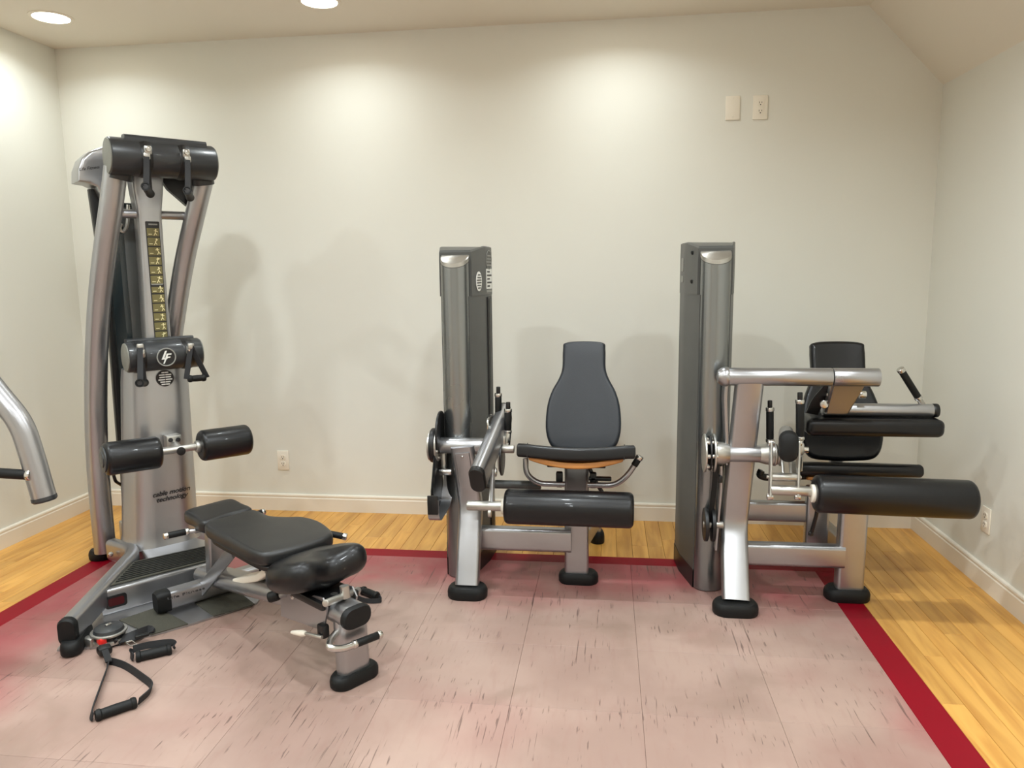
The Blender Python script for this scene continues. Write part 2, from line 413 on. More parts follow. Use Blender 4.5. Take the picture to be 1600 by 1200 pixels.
# wall plates
def outlet(o, u, label, blank=False, hgt=.12, wid=.076, name='wall_outlet'):
    o = V(o); u = V(u); n = u.cross(V((0, 0, 1)))
    t = thing(name, label, 'blank plate' if blank else 'outlet', o, math.atan2(u.y, u.x)); frame(t)
    mt = lambda a, c, d: Matrix.Translation(o+u*a+V((0, 0, c))+n*d) @ Matrix.Rotation(math.atan2(u.y, u.x), 4, 'Z')
    b = B(); box(b, 0, (wid, .007, hgt), .003, mtx=mt(0, 0, .0035)); obj('plate', b, 'plate', t)
    if blank:
        for s in (-.047, .047): b = B(); cyl(b, o+V((0, 0, s))+n*.006, o+V((0, 0, s))+n*.0085, .004, 12); obj('screw', b, 'plate', t)
    else:
        b = B(); cyl(b, o+n*.006, o+n*.0085, .003, 12); obj('screw', b, 'plate', t)
        for s in (-.0205, .0205):
            b = B(); plate(b, rrect(.034, .029, .011), .004, basis(o+V((0, 0, s))+n*.0085, u, (0, 0, 1))); r = obj('receptacle', b, 'plate', t)
            for a, hh in ((-.0065, .009), (.0065, .008)):
                b = B(); box(b, 0, (.0026, .002, hh), 0, mtx=mt(a, s+.003, .0102)); obj('slot', b, 'slot', r, flat=True)
            q = o+V((0, 0, s-.008)); b = B(); cyl(b, q+n*.009, q+n*.0112, .0032, 10); obj('ground_hole', b, 'slot', r)
    unframe()
outlet((1.25, 0, .312), (1, 0, 0), 'cream duplex outlet low on the back wall beside the cable machine', wid=.072)
outlet((3.845, 0, 2.266), (1, 0, 0), 'blank cream cover plate high on the back wall', blank=True, hgt=.122, wid=.074, name='blank_wall_plate')
outlet((3.985, 0, 2.264), (1, 0, 0), 'cream duplex outlet high on the back wall beside the blank plate', hgt=.122)
outlet((W, -.776, .308), (0, -1, 0), 'cream duplex outlet low on the right wall', hgt=.116)
# ================================================================ shared machine parts
def foot(name, c, wd, dp, hgt, parent, rz=0, ma='rubber'):
    b = B(); c = V(c); mt = Matrix.Translation(c) @ Matrix.Rotation(rz, 4, 'Z')
    secs = []
    for z, k in ((0, .94), (.006, .99), (hgt*.55, 1), (hgt*.8, .96), (hgt, .86)):
        secs.append([mt @ V((x*k, y*k, z)) for x, y in rrect(wd, dp, dp*.46, 6)])
    loft(b, secs); return obj(name, b, ma, parent, ang=50)
def grip_handle(a, b_, parent, r=.0135, tip=True, name='hand_grip', bar=None):
    """rubber grip with steel collars, black plug at the b_ end"""
    a = V(a); b_ = V(b_); d = (b_-a).normalized()
    b = B(); cyl(b, a, b_, r, 18); g = obj(name, b, 'rubber', parent)
    b = B(); cyl(b, a-d*.014, a+d*.002, r*1.12, 18); obj('collar', b, 'chrome', g)
    b = B(); cyl(b, b_-d*.002, b_+d*.016, r*1.12, 18); obj('collar', b, 'chrome', g)
    if tip: b = B(); cyl(b, b_+d*.014, b_+d*.045, r*.62, 14); obj('plug', b, 'black', g)
    return g
def bolt(c, n, parent, r=.009, h=.006, ma='chrome'):
    b = B(); c = V(c); n = V(n).normalized(); lathe(b, c, n, [(0, r), (h*.4, r), (h, r*.6), (h*1.1, 0)], 12); return obj('bolt', b, ma, parent)

def tower(root, xc, yf, ztop, side):
    """weight stack tower: charcoal shroud behind a half-round satin sleeve. side=+1 slot and stickers on the right face"""
    hw = .0645
    # shroud plan (x, y): narrow at the sleeve, widening, then straight back with rounded rear corners
    plan = [(-.066, yf+.045), (.066, yf+.045), (.108, yf+.235), (.119, yf+.375), (.104, yf+.415), (.065, yf+.435), (-.065, yf+.435), (-.104, yf+.415), (-.119, yf+.375), (-.108, yf+.235)]
    b = B(); z0, zs = .0, ztop-.225
    zz = [(z0, 1.0), (.10, 1.0), (.104, .985), (zs, .985)]
    loft(b, [[V((xc+x*k, y, z)) for x, y in plan] for z, k in zz]); sh = obj('shroud', b, 'shroud', root, ang=30)
    b = B()
    ov = [(-.074, yf+.066), (.074, yf+.066)]+plan[2:]
    def ringz(z, k, dy=0): return [V((xc+x*k, y+dy if y < yf+.1 else y, z)) for x, y in ov]
    hd = [ringz(zs, 1.0), ringz(ztop-.06, 1.0), [V((xc+x*.99, y, ztop-.028 if y < yf+.1 else (ztop if y < yf+.40 else ztop-.02))) for x, y in ov], [V((xc+x*.93, max(y, yf+.075)-(.02 if y > yf+.3 else 0), ztop-.018 if y < yf+.1 else ztop+.004)) for x, y in ov]]
    loft(b, hd); hood = obj('hood', b, 'shroud', root, ang=30)
    # base skirt
    b = B(); loft(b, [[V((xc+x*1.02, y, z)) for x, y in plan] for z in (0, .085)]); obj('base_skirt', b, 'black', root, ang=30)
    # sleeve
    prof = [(hw*math.cos(t), -.058*math.sin(t)) for t in [PI*i/16 for i in range(17)]]+[(-hw, .03), (hw, .03)]
    prof = prof[:17]+[(-hw, .045), (hw, .045)]
    b = B(); zc = ztop-.055
    def top(x, y): return zc + (y)*.55
    loft(b, [[V((xc+x, yf+.058+y, .004)) for x, y in prof], [V((xc+x, yf+.058+y, top(x, y)-.012)) for x, y in prof]]); sl = obj('front_sleeve', b, 'satin', root, ang=30)
    b = B(); loft(b, [[V((xc+x, yf+.058+y, top(x, y)-.010)) for x, y in prof], [V((xc+x, yf+.058+y, top(x, y)+.008)) for x, y in prof], [V((xc+x*.95, yf+.058+y*.95, top(x, y)+.011)) for x, y in prof]]); obj('sleeve_cap', b, 'zinc', sl, ang=30)
    return sh, hood

# ================================================================ leg extension machine
t = thing('leg_extension_machine', 'silver leg extension machine with upright black backrest in the middle of the back wall', 'exercise machine', (2.75, -.92, 0)); frame(t)
XC = 2.5145
sh, hood = tower(t, XC, -.928, 1.545, 1)
# guide slot and stickers on the right face of the shroud
xr = XC+.108
sd = V((.011, .14, 0)).normalized(); sn = V((sd.y, -sd.x, 0)); sc0 = V((XC+.1135, -.623, 0))    # slanting side face
def side(u, z, off=.001): return basis(sc0+sd*u+sn*off+V((0, 0, z)), sd, (0, 0, 1))
b = B(); plate(b, rrect(.07, 1.18, .004), .010, side(0, .72, 0)); sl = obj('pin_slot', b, 'ink', sh, flat=True)
b = B(); plate(b, rrect(.018, 1.16, .003), .006, side(0, .72, .004)); obj('selector_rail', b, 'shroud', sl, flat=True)
fr = V((XC+.074, -.862, 0)); bk = V((XC+.108, -.693, 0)); dg = (bk-fr).normalized()
b = B(); mt = basis(fr+dg*.085+V((.0022, -.0006, 1.385)), dg, (0, 0, 1)); plate(b, circ(.036, 24, .045), .002, mt); st = obj('warning_sticker', b, 'white', hood, flat=True)
b = B()
for k in range(6): box(b, 0, (.012 + .026*math.sin((k+1)/7*PI)*1.6, .0045, .003), 0, mtx=mt @ Matrix.Translation((0, -.030+k*.012, .0012)))
obj('sticker_print', b, 'ink', st, flat=True)
b = B(); mt = side(.005, 1.395); plate(b, rrect(.105, .095, .004), .002, mt); st = obj('instruction_label', b, 'white', hood, flat=True)
b = B()
for k in range(5): box(b, 0, (.085 if k % 2 else .05, .007, .002), 0, mtx=mt @ Matrix.Translation((.0 if k % 2 else -.015, -.034+k*.017, .0014)))
obj('label_print', b, 'ink', st, flat=True)
b = B(); mt = side(.005, 1.485)
for k in range(4): box(b, 0, (.10-.012*k, .006, .002), 0, mtx=mt @ Matrix.Translation((0, -.025+k*.015, .0008)))
sweep(b, [mt @ V((x, y, .001)) for x, y in circ(.055, 28, .045)], rrect(.003, .002), up=sn, cap=False)
obj('hood_logo', b, 'label_grey', hood, flat=True)
b = B(); mt = side(.005, 1.337); box(b, 0, (.095, .012, .002), 0, mtx=mt); obj('hood_print', b, 'label_grey', hood, flat=True)
# front-left post: leans back from its foot, kinks, then rises
foot('foot_pad', (2.588, -1.115, 0), .178, .115, .052, t)
b = B(); sweep(b, fillet([(2.585, -1.105, .045), (2.582, -.955, .37), (2.555, -.985, .655)], .05), rrect(.106, .062, .018), up=(0, 1, 0), scales=None); obj('front_post', b, 'silver', t)
b = B(); sweep(b, [(2.572, -.997, .45), (2.564, -1.010, .56), (2.557, -1.018, .628)], rrect(.066, .008, .003), up=(0, 1, 0)); c_ = obj('post_cover', b, 'silver', t); bolt((2.558, -1.021, .612), (0, -1, 0), c_, .006, .004)
# cross beam, seat post and rear foot
b = B(); sweep(b, [(2.60, -.945, .213), (3.04, -.945, .213)], rrect(.06, .108, .018), up=(0, 0, 1)); obj('cross_beam', b, 'silver', t)
foot('foot_pad', (3.072, -.905, 0), .184, .105, .05, t)
b = B(); sweep(b, [(3.064, -.905, .045), (3.064, -.905, .60)], rrect(.11, .062, .016), up=(0, 1, 0)); sp = obj('seat_post', b, 'silver', t)
b = B(); sweep(b, [(3.064, -.90, .16), (3.14, -.40, .12)], rrect(.05, .09, .015), up=(0, 0, 1)); obj('rear_beam', b, 'silver', t)
foot('foot_pad', (3.15, -.37, 0), .075, .11, .06, t, .2); b = B(); box(b, (3.15, -.37, .09), (.045, .07, .08), .01); obj('rear_leg', b, 'silver', t)
# axle with cam pulleys
AZ, AY = .648, -.955
b = B(); cyl(b, (2.442, AY, AZ), (2.665, AY, AZ), .037, 28); obj('axle_tube', b, 'silver', t)
b = B(); cyl(b, (2.405, AY, AZ), (2.428, AY, AZ), .079, 36); cp = obj('cam_hub', b, 'black', t)
b = B(); cyl(b, (2.428, AY, AZ), (2.438, AY, AZ), .073, 36); pl = obj('hub_plate', b, 'zinc', cp)
for k in range(6): a = k*PI/3+.3; bolt((2.438, AY+.056*math.cos(a), AZ+.056*math.sin(a)), (1, 0, 0), cp, .009, .008)
b = B(); cyl(b, (2.396, AY, AZ), (2.405, AY, AZ), .07, 30); obj('hub_plate', b, 'zinc', cp)
def egg(c1, r1, c2, r2, n=18):
    a = math.atan2(c2[1]-c1[1], c2[0]-c1[0]); o = []
    for i in range(n+1): q = a+PI/2+PI*i/n; o.append((c1[0]+r1*math.cos(q), c1[1]+r1*math.sin(q)))
    for i in range(n+1): q = a-PI/2+PI*i/n; o.append((c2[0]+r2*math.cos(q), c2[1]+r2*math.sin(q)))
    return o
my = lambda x: basis((x, 0, 0), (0, 1, 0), (0, 0, 1))
b = B(); plate(b, egg((AY, AZ-.05), .055, (AY-.02, .455), .105), .012, my(2.43)); ca = obj('cam', b, 'black', t)
b = B(); sweep(b, [my(2.43) @ V((x, y, 0)) for x, y in egg((AY, AZ-.05), .058, (AY-.02, .455), .109)+[egg((AY, AZ-.05), .058, (AY-.02, .455), .109)[0]]], rrect(.02, .007), up=(1, 0, 0)); obj('cam_belt', b, 'rubber', ca)
b = B(); cyl(b, (2.438, -.935, .705), (2.448, -.935, .705), .098, 36); obj('pulley_wheel', b, 'black', t)
b = B(); box(b, (2.455, AY+.02, .56), (.022, .035, .10), .006); obj('cam_stop', b, 'zinc', t)
b = B(); cyl(b, (2.44, AY-.02, .53), (2.50, AY-.02, .53), .016, 16); obj('cam_pin', b, 'chrome', t)
# strap guard looping under the cam towards the front
b = B(); ribbon(b, fillet([(2.475, -.885, .64), (2.465, -.885, .46), (2.458, -.93, .362), (2.455, -1.13, .352), (2.455, -1.165, .375), (2.455, -1.17, .455)], .05), (1, 0, 0), .05, .006); g = obj('belt_guard', b, 'silver', t)
b = B(); box(b, (2.455, -1.177, .435), (.046, .008, .085), .003); obj('guard_pad', b, 'black', g)
# lever arm pointing forward with oval black cap
A0, A1 = V((2.722, -.80, .765)), V((2.667, -1.245, .578)); d = (A1-A0).normalized()
b = B(); sweep(b, [A0, A1], rrect(.064, .122, .03), up=(0, 0, 1)); la = obj('lever_arm', b, 'silver', t)
b = B(); sweep(b, [A1-d*.004, A1+d*.012, A1+d*.018], rrect(.067, .126, .032), up=(0, 0, 1), scales=[1, 1, .9]); obj('end_cap', b, 'black', la)
b = B(); sweep(b, [A0-d*.012, A0+d*.004], rrect(.06, .116, .028), up=(0, 0, 1)); obj('end_cap', b, 'black', la)
b = B(); cyl(b, (2.70, -.86, .73), (2.703, -.86, .785), .016, 16); obj('grip_stub', b, 'chrome', la)
grip_handle((2.702, -.87, .785), (2.703, -.87, .862), la, .0155)
b = B(); tube(b, fillet([(2.675, -.98, .70), (2.668, -.98, .775), (2.672, -.90, .785), (2.69, -.86, .74)], .03), .006, 10); obj('release_loop', b, 'chrome', t)
# range disc, stub axle and second grip on the right
b = B(); cyl(b, (2.725, AY, .592), (2.733, AY, .592), .078, 36); rd = obj('range_disc', b, 'black', t)
b = B(); cyl(b, (2.718, AY, .60), (2.725, AY, .60), .07, 36); obj('disc_plate', b, 'zinc', rd)
b = B(); cyl(b, (2.70, AY, .636), (2.785, AY, .636), .019, 20); obj('stub_axle', b, 'zinc', t)
b = B(); cyl(b, (2.745, -.93, .63), (2.752, -.92, .715), .017, 16); obj('grip_stub', b, 'chrome', t)
b = B(); box(b, (2.733, -.93, .67), (.03, .05, .05), .01); obj('grip_block', b, 'zinc', t)
grip_handle((2.752, -.92, .715), (2.754, -.92, .80), t, .0165)
# swing arm carrying the ankle roller
b = B(); plate(b, egg((-1.05, .555), .022, (-1.15, .40), .02), .012, my(2.70)); sw = obj('swing_arm', b, 'zinc', t)
b = B(); cyl(b, (2.69, -1.05, .553), (2.718, -1.05, .553), .02, 18); obj('pivot_bolt', b, 'chrome', sw)
b = B(); sweep(b, [(2.706, -1.07, .60), (2.709, -1.14, .42)], rrect(.012, .05, .005), up=(0, 1, 0)); obj('swing_link', b, 'silver', t)
b = B(); cyl(b, (2.60, -1.15, .43), (2.76, -1.15, .43), .021, 20); obj('roller_axle', b, 'zinc', t)
b = B(); cyl(b, (2.64, -.90, .455), (2.90, -.90, .455), .02, 16); obj('link_tube', b, 'shroud', t)
b = B(); cyl(b, (2.752, -1.15, .43), (2.768, -1.15, .43), .034, 24); obj('roller_washer', b, 'plate', t)
b = B(); roller(b, (2.765, -1.15, .432), (3.312, -1.15, .428), .076); ro = obj('ankle_roller', b, 'vinyl', t)
b = B(); cyl(b, (2.775, -1.196, .493), (3.30, -1.196, .489), .0013, 6); obj('roller_seam', b, 'black', ro)
# seat: tips up at the front, so its top is seen edge-on
o_ = V((3.066, -.905, .612)); uu = V((1, 0, 0)); vv = V((0, .46, -.115)).normalized(); nn = uu.cross(vv)
mt = basis(o_, uu, vv)
def sp2(pts, n=6): return [(p.x, p.y) for p in spline([(a, c, 0) for a, c in pts], n, True)]
so = sp2([(-.236, -.214), (-.12, -.216), (.12, -.216), (.236, -.214), (.253, -.198), (.25, -.13), (.222, .08), (.18, .20), (0, .215), (-.18, .20), (-.222, .08), (-.25, -.13), (-.253, -.198)])
b = B(); puff(b, so, .058, .014, mt, bend=lambda x, y: .014*min(1, (abs(x)/.22)**2)-.008); sc_ = obj('seat_cushion', b, 'vinyl', t)
for s in (-1, 1):
    b = B(); sweep(b, [mt @ V((s*.205, -.2135, -.028)), mt @ V((s*.207, -.212, .02)), mt @ V((s*.207, -.19, .036))], rrect(.006, .004), up=(1, 0, 0)); obj('seat_seam', b, 'black', sc_)
b = B(); puff(b, [(x*.80, y*.86-.01) for x, y in so], .026, .006, basis(o_-nn*.050, uu, vv), bend=lambda x, y: .035*(abs(x)/.2)**2-.008); obj('seat_pan', b, 'ply', t)
b = B(); box(b, (3.064, -.89, .568), (.26, .18, .014), .004); obj('seat_bracket', b, 'black', t)
for s in (-1, 1):
    b = B(); tube(b, fillet([(3.064+s*.05, -.98, .485), (3.064+s*.17, -.98, .485), (3.064+s*.225, -.985, .53), (3.064+s*(.225 if s < 0 else .268), -.98, .60)], .05), .0125, 14); hb = obj('side_handle_bar', b, 'silver', t)
    if s > 0:
        b = B(); cyl(b, (3.318, -.98, .577), (3.336, -.98, .607), .015, 14); obj('bar_grip', b, 'rubber', hb)
        b = B(); cyl(b, (3.336, -.98, .605), (3.345, -.98, .622), .017, 14); obj('bar_tip', b, 'chrome', hb)
    b = B(); box(b, (3.064+s*.075, -.97, .505), (.03, .03, .07), .006); obj('bar_clamp', b, 'black', t)
b = B(); box(b, (3.17, -.97, .512), (.10, .03, .016), .004); obj('adjust_plate', b, 'black', t)
b = B(); tube(b, fillet([(3.12, -.95, .56), (3.15, -.95, .49), (3.18, -.94, .44)], .03), .009, 10); obj('adjust_lever', b, 'black', t)
# reclined bottle-shaped backrest
lo, hi = P(912, 706, y=-.70), P(912, 534, y=-.52); o_ = (lo+hi)/2; ax = (hi-lo); L = ax.length; mt = basis(o_, (1, 0, 0), ax)
bo = sp2([(-.145, -.47*L), (-.06, -.498*L), (.06, -.498*L), (.145, -.47*L), (.178, -.33*L), (.176, -.12*L), (.155, .03*L), (.122, .15*L), (.106, .25*L), (.104, .42*L), (.092, .482*L), (0, .50*L), (-.092, .482*L), (-.104, .42*L), (-.106, .25*L), (-.122, .15*L), (-.155, .03*L), (-.176, -.12*L), (-.178, -.33*L)], 5)
b = B(); puff(b, bo, .058, .020, mt, bend=lambda x, y: .018*(abs(x)/.17)**2); obj('backrest', b, 'vinyl_grey', t)
b = B(); sweep(b, [(3.085, -.60, .42), (3.085, -.56, .62), (3.085, -.49, .95)], rrect(.06, .035, .01), up=(0, 1, 0)); obj('back_post', b, 'silver', t)
unframe()
# ================================================================ seated leg curl machine
t = thing('leg_curl_machine', 'silver seated leg curl machine with thigh pad and thick black roller at the right', 'exercise machine', (3.95, -.95, 0)); frame(t)
XC = 3.6545
sh, hood = tower(t, XC, -.968, 1.545, -1)
for z in (1.50, 1.375):
    b = B(); cyl(b, (XC-.089, -.83, z), (XC-.092, -.832, z-.0005), .009, 12); obj('bolt', b, 'black', hood)
b = B(); mt = basis((XC-.1150, -.66, 1.45), (.0786, -1, 0), (0, 0, 1)); plate(b, rrect(.05, .06, .006), .002, mt); obj('hood_sticker', b, 'label_grey', hood, flat=True)
b = B(); mt = basis((XC-.1150, -.66, 1.385), (.0786, -1, 0), (0, 0, 1)); plate(b, rrect(.05, .03, .006), .002, mt); obj('hood_sticker', b, 'label_grey', hood, flat=True)
# front post: leans back from the foot, kinks, overhangs slightly towards the top tube
foot('foot_pad', (3.737, -1.165, 0), .188, .118, .052, t)
b = B(); sweep(b, fillet([(3.741, -1.15, .045), (3.752, -.975, .32), (3.786, -1.055, 1.0)], .06), rrect(.112, .064, .018), up=(0, 1, 0)); obj('front_post', b, 'silver', t)
b = B(); sweep(b, fillet([(3.700, -1.00, .98), (3.693, -1.00, .90), (3.712, -.99, .60)], .03), rrect(.018, .07, .006), up=(0, 1, 0)); obj('post_gusset', b, 'silver', t)
# top tube
TY, TZ = -1.055, .985
b = B(); cyl(b, (3.69, TY, TZ), (4.108, TY, TZ), .0375, 32, .002); tt = obj('top_tube', b, 'silver', t)
b = B(); cyl(b, (4.112, TY, TZ), (4.292, TY, TZ), .0375, 32, .003); obj('rotating_sleeve', b, 'silver', tt)
b = B(); lathe(b, (3.70, TY, TZ), (-1, 0, 0), [(0, .037), (.012, .042), (.03, .038), (.045, .026), (.052, 0)], 28); obj('tube_cap', b, 'silver', tt)
# thigh pad arm swinging back from the sleeve
tl, tr, bl, br_ = P(1299, 590, y=TY), P(1353, 590, y=TY), P(1286, 646, y=-.95), P(1323, 646, y=-.95)
b = B(); loft(b, [[V((xa, TY-.03, TZ-.012)), V((xb, TY-.03, TZ-.012)), V((xb, TY+.03, TZ-.012)), V((xa, TY+.03, TZ-.012))] for xa, xb in ((tl.x, tr.x),)]+[[V((bl.x, -.975, bl.z)), V((br_.x, -.975, bl.z)), V((br_.x, -.925, bl.z)), V((bl.x, -.925, bl.z))]])
bmesh.ops.bevel(b, geom=list(b.edges), offset=.008, segments=2, affect='EDGES'); ar = obj('thigh_arm', b, 'silver', t)
b = B(); sweep(b, fillet([(4.125, -.99, .935), (4.085, -.95, .865), (4.075, -.92, .81)], .03), rrect(.05, .016, .005), up=(0, 1, 0)); obj('latch_plate', b, 'black', ar)
for q, r in (((4.102, -.985, .862), .018), ((4.118, -.99, .905), .012)):
    b = B(); cyl(b, q, V(q)+V((0, -.016, 0)), r, 16); obj('latch_knob', b, 'chrome', ar)
b = B(); cyl(b, (4.255, -.94, .895), (4.285, -.94, .895), .016, 16); obj('arm_pin', b, 'chrome', ar)
b = B(); cyl(b, (4.12, -.90, .823), (4.575, -.90, .823), .028, 28); hbr = obj('pad_tube', b, 'silver', t)
b = B(); cyl(b, (4.566, -.90, .823), (4.592, -.90, .823), .0295, 28); obj('tube_cap', b, 'black', hbr)
mt = basis((4.32, -.90, .757), (1, 0, 0), (0, 1, 0))
b = B(); puff(b, rrect(.555, .17, .03, 5), .075, .026, mt); obj('thigh_pad', b, 'vinyl', t)
a0, a1 = P(1437, 625, y=-.90), P(1407, 577, y=-.93); d = (a1-a0).normalized()
b = B(); cyl(b, a0-d*.03, a0+d*.02, .012, 14); obj('grip_stub', b, 'zinc', hbr)
grip_handle(a0+d*.018, a1-d*.012, hbr, .0145, tip=False)
# axle with hub discs
AZ, AY = .652, -1.03
b = B(); cyl(b, (3.665, AY, AZ), (3.875, AY, AZ), .036, 28); ax_ = obj('axle_tube', b, 'silver', t)
b = B(); lathe(b, (3.66, AY, AZ), (1, 0, 0), [(0, .050), (.03, .048), (.055, .037)], 28); obj('axle_flare', b, 'zinc', ax_)
b = B(); lathe(b, (3.895, AY, AZ), (-1, 0, 0), [(0, .046), (.03, .044), (.055, .037)], 28); obj('axle_flare', b, 'zinc', ax_)
for x, r, ma in ((3.612, .082, 'zinc'), (3.634, .074, 'black'), (3.650, .084, 'zinc')):
    b = B(); cyl(b, (x-.004, AY, AZ), (x+.004, AY, AZ), r, 36); hd_ = obj('hub_disc', b, ma, t)
for k in range(6):
    a = k*PI/3; q = V((3.612, AY+.06*math.cos(a), AZ+.06*math.sin(a))); b = B(); cyl(b, q, q+V((.05, 0, 0)), .009, 12); obj('hub_stud', b, 'chrome', hd_)
for x, r in ((3.900, .05), (3.912, .044), (3.925, .05)):
    b = B(); cyl(b, (x-.004, AY, AZ), (x+.004, AY, AZ), r, 32); obj('stop_disc', b, 'zinc', ax_)
# belt and low guide pulley by the tower
b = B(); ribbon(b, [(3.655, AY-.04, .61), (3.652, AY-.03, .50), (3.645, AY-.01, .38), (3.642, AY, .34)], (1, 0, 0), .022, .005); obj('belt', b, 'rubber', t)
for x in (3.625, 3.655):
    b = B(); cyl(b, (x-.008, AY, .335), (x+.008, AY, .335), .072, 32); pw = obj('guide_pulley', b, 'black', t)
b = B(); cyl(b, (3.615, AY, .335), (3.70, AY, .335), .015, 16); obj('pulley_axle', b, 'zinc', pw)
b = B(); ribbon(b, [(3.682, AY, .60), (3.684, AY, .50), (3.672, AY+.02, .22)], (0, 1, 0), .04, .008); obj('pulley_bracket', b, 'silver', t)
b = B(); box(b, (3.678, AY-.02, .545), (.016, .03, .03), .004); obj('belt_clamp', b, 'black', t)
# lever end facing the camera, with the two levers and roller linkage
A1 = P(1232, 697, y=-1.25); A0 = V((3.985, -.86, .69)); d = (A1-A0).normalized()
b = B(); sweep(b, [A0, A1], rrect(.062, .10, .03), up=(0, 0, 1)); la = obj('lever_arm', b, 'silver', t)
b = B(); sweep(b, [A1-d*.004, A1+d*.012, A1+d*.03, A1+d*.038], rrect(.074, .124, .036), up=(0, 0, 1), scales=[1, 1, .85, .5]); obj('end_cap', b, 'rubber', la)
yl = -1.12
g1, g2 = P(1203, 686, y=-1.0), P(1203, 642, y=-1.0)
b = B(); cyl(b, V((g1.x+.004, -1.0, .62)), g1, .013, 14); obj('grip_stub', b, 'chrome', t)
grip_handle(g1, g2, t, .0155)
g1, g2 = P(1250, 682, y=-1.10), P(1250, 630, y=-1.10)
b = B(); cyl(b, V((g1.x+.003, -1.10, .60)), g1, .014, 14); obj('grip_stub', b, 'chrome', t)
grip_handle(g1, g2, t, .0165)
for px in (1204, 1247):
    a, c = P(px+1, 692, y=-1.18), P(px-1, 776, y=-1.24)
    b = B(); sweep(b, [a, c], rrect(.010, .034, .004), up=(0, 1, 0)); lk = obj('link_plate', b, 'zinc', t)
    for q in (a, c): b = B(); cyl(b, q-V((.012, 0, 0)), q+V((.012, 0, 0)), .013, 14); obj('link_pin', b, 'chrome', lk)
a, c = P(1203, 745, y=-1.215), P(1250, 746, y=-1.215)
b = B(); cyl(b, a, c, .017, 20); obj('link_spacer', b, 'zinc', t)
b = B(); tube(b, [P(1198, 745, y=-1.215), P(1252, 746, y=-1.215)], .007, 10); obj('spacer_rod', b, 'chrome', t)
a, c = P(1203, 765, y=-1.235), P(1268, 768, y=-1.235)
b = B(); cyl(b, a, c, .020, 20); obj('roller_axle', b, 'zinc', t)
b = B(); box(b, P(1240, 700, y=-1.13), (.08, .05, .06), .015); obj('pivot_block', b, 'zinc', t)
b = B(); cyl(b, P(1250, 702, y=-1.12), P(1263, 703, y=-1.12), .014, 16); obj('pivot_pin', b, 'chrome', t)
for px in (1222, 1234):
    b = B(); tube(b, [P(px, 718, y=-1.15), P(px+2, 742, y=-1.2)], .006, 8); obj('link_rod', b, 'zinc', t)
r0, r1 = P(1272, 771, y=-1.24), P(1521, 781, y=-1.24)
b = B(); cyl(b, r0-V((.012, 0, 0)), r0+V((.004, 0, 0)), .036, 26); obj('roller_washer', b, 'plate', t)
b = B(); roller(b, r0, r1, .0755); obj('ankle_roller', b, 'vinyl', t)
# lower frame
b = B(); sweep(b, [(3.78, -.985, .196), (4.215, -.985, .196)], rrect(.06, .10, .018)); obj('cross_beam', b, 'silver', t)
b = B(); sweep(b, [(3.72, -.78, .325), (4.14, -.78, .325)], rrect(.05, .092, .014)); obj('upper_beam', b, 'silver', t)
foot('foot_pad', (4.240, -.975, 0), .19, .115, .052, t)
b = B(); sweep(b, [(4.246, -.975, .045), (4.249, -.975, .50)], rrect(.114, .062, .016), up=(0, 1, 0)); obj('seat_post', b, 'silver', t)
b = B(); sweep(b, [(4.15, -.79, .13), (4.148, -.80, .45)], rrect(.10, .05, .012), up=(0, 1, 0)); obj('inner_post', b, 'silver', t)
b = B(); sweep(b, [(4.25, -.94, .20), (4.30, -.42, .12)], rrect(.05, .09, .014)); obj('rear_beam', b, 'silver', t)
foot('foot_pad', (4.305, -.40, 0), .16, .09, .05, t); b = B(); box(b, (4.305, -.40, .085), (.07, .05, .08), .01); obj('rear_leg', b, 'silver', t)
b = B(); tube(b, fillet([P(1275, 775, y=-1.2), P(1277, 800, y=-1.15), P(1268, 832, y=-1.1)], .03), .008, 10); cb = obj('release_cable', b, 'black', t)
b = B(); lathe(b, P(1267, 832, y=-1.1), (0, 0, -1), [(-.006, .006), (.0, .011), (.012, .011), (.018, 0)], 12); obj('cable_knob', b, 'black', cb)
# seat and back
o_ = V((4.315, -.655, .497)); uu = V((1, 0, 0)); vv = V((0, .46, -.11)).normalized(); mt = basis(o_, uu, vv); nn = uu.cross(vv)
so = sp2([(-.24, -.205), (-.12, -.212), (.12, -.212), (.24, -.205), (.262, -.16), (.24, .08), (.19, .20), (0, .215), (-.19, .20), (-.24, .08), (-.262, -.16)])
b = B(); puff(b, so, .058, .022, mt); obj('seat_cushion', b, 'vinyl', t)
b = B(); puff(b, [(x*.86, y*.9) for x, y in so], .016, .006, basis(o_-nn*.042, uu, vv)); obj('seat_pan', b, 'ply', t)
b = B(); box(b, (4.26, -.75, .44), (.20, .30, .03), .006); obj('seat_bracket', b, 'black', t)
lo, hi = P(1316, 720, y=-.62), P(1304, 534, y=-.44); hi.x = lo.x = (lo.x+hi.x)/2; o_ = (lo+hi)/2; ax = (hi-lo); L = ax.length; mt = basis(o_, (1, 0, 0), ax)
bo2 = [(x*1.02, y/.999) for x, y in sp2([(-.145, -.47*L), (-.06, -.498*L), (.06, -.498*L), (.145, -.47*L), (.178, -.33*L), (.176, -.12*L), (.155, .03*L), (.130, .15*L), (.122, .25*L), (.122, .42*L), (.108, .482*L), (0, .50*L), (-.108, .482*L), (-.122, .42*L), (-.122, .25*L), (-.130, .15*L), (-.155, .03*L), (-.176, -.12*L), (-.178, -.33*L)], 5)]
b = B(); puff(b, bo2, .058, .02, mt, bend=lambda x, y: .018*(abs(x)/.17)**2); obj('backrest', b, 'vinyl', t)
b = B(); sweep(b, [(4.31, -.52, .36), (4.31, -.48, .60), (4.31, -.41, .92)], rrect(.06, .035, .01), up=(0, 1, 0)); obj('back_post', b, 'silver', t)
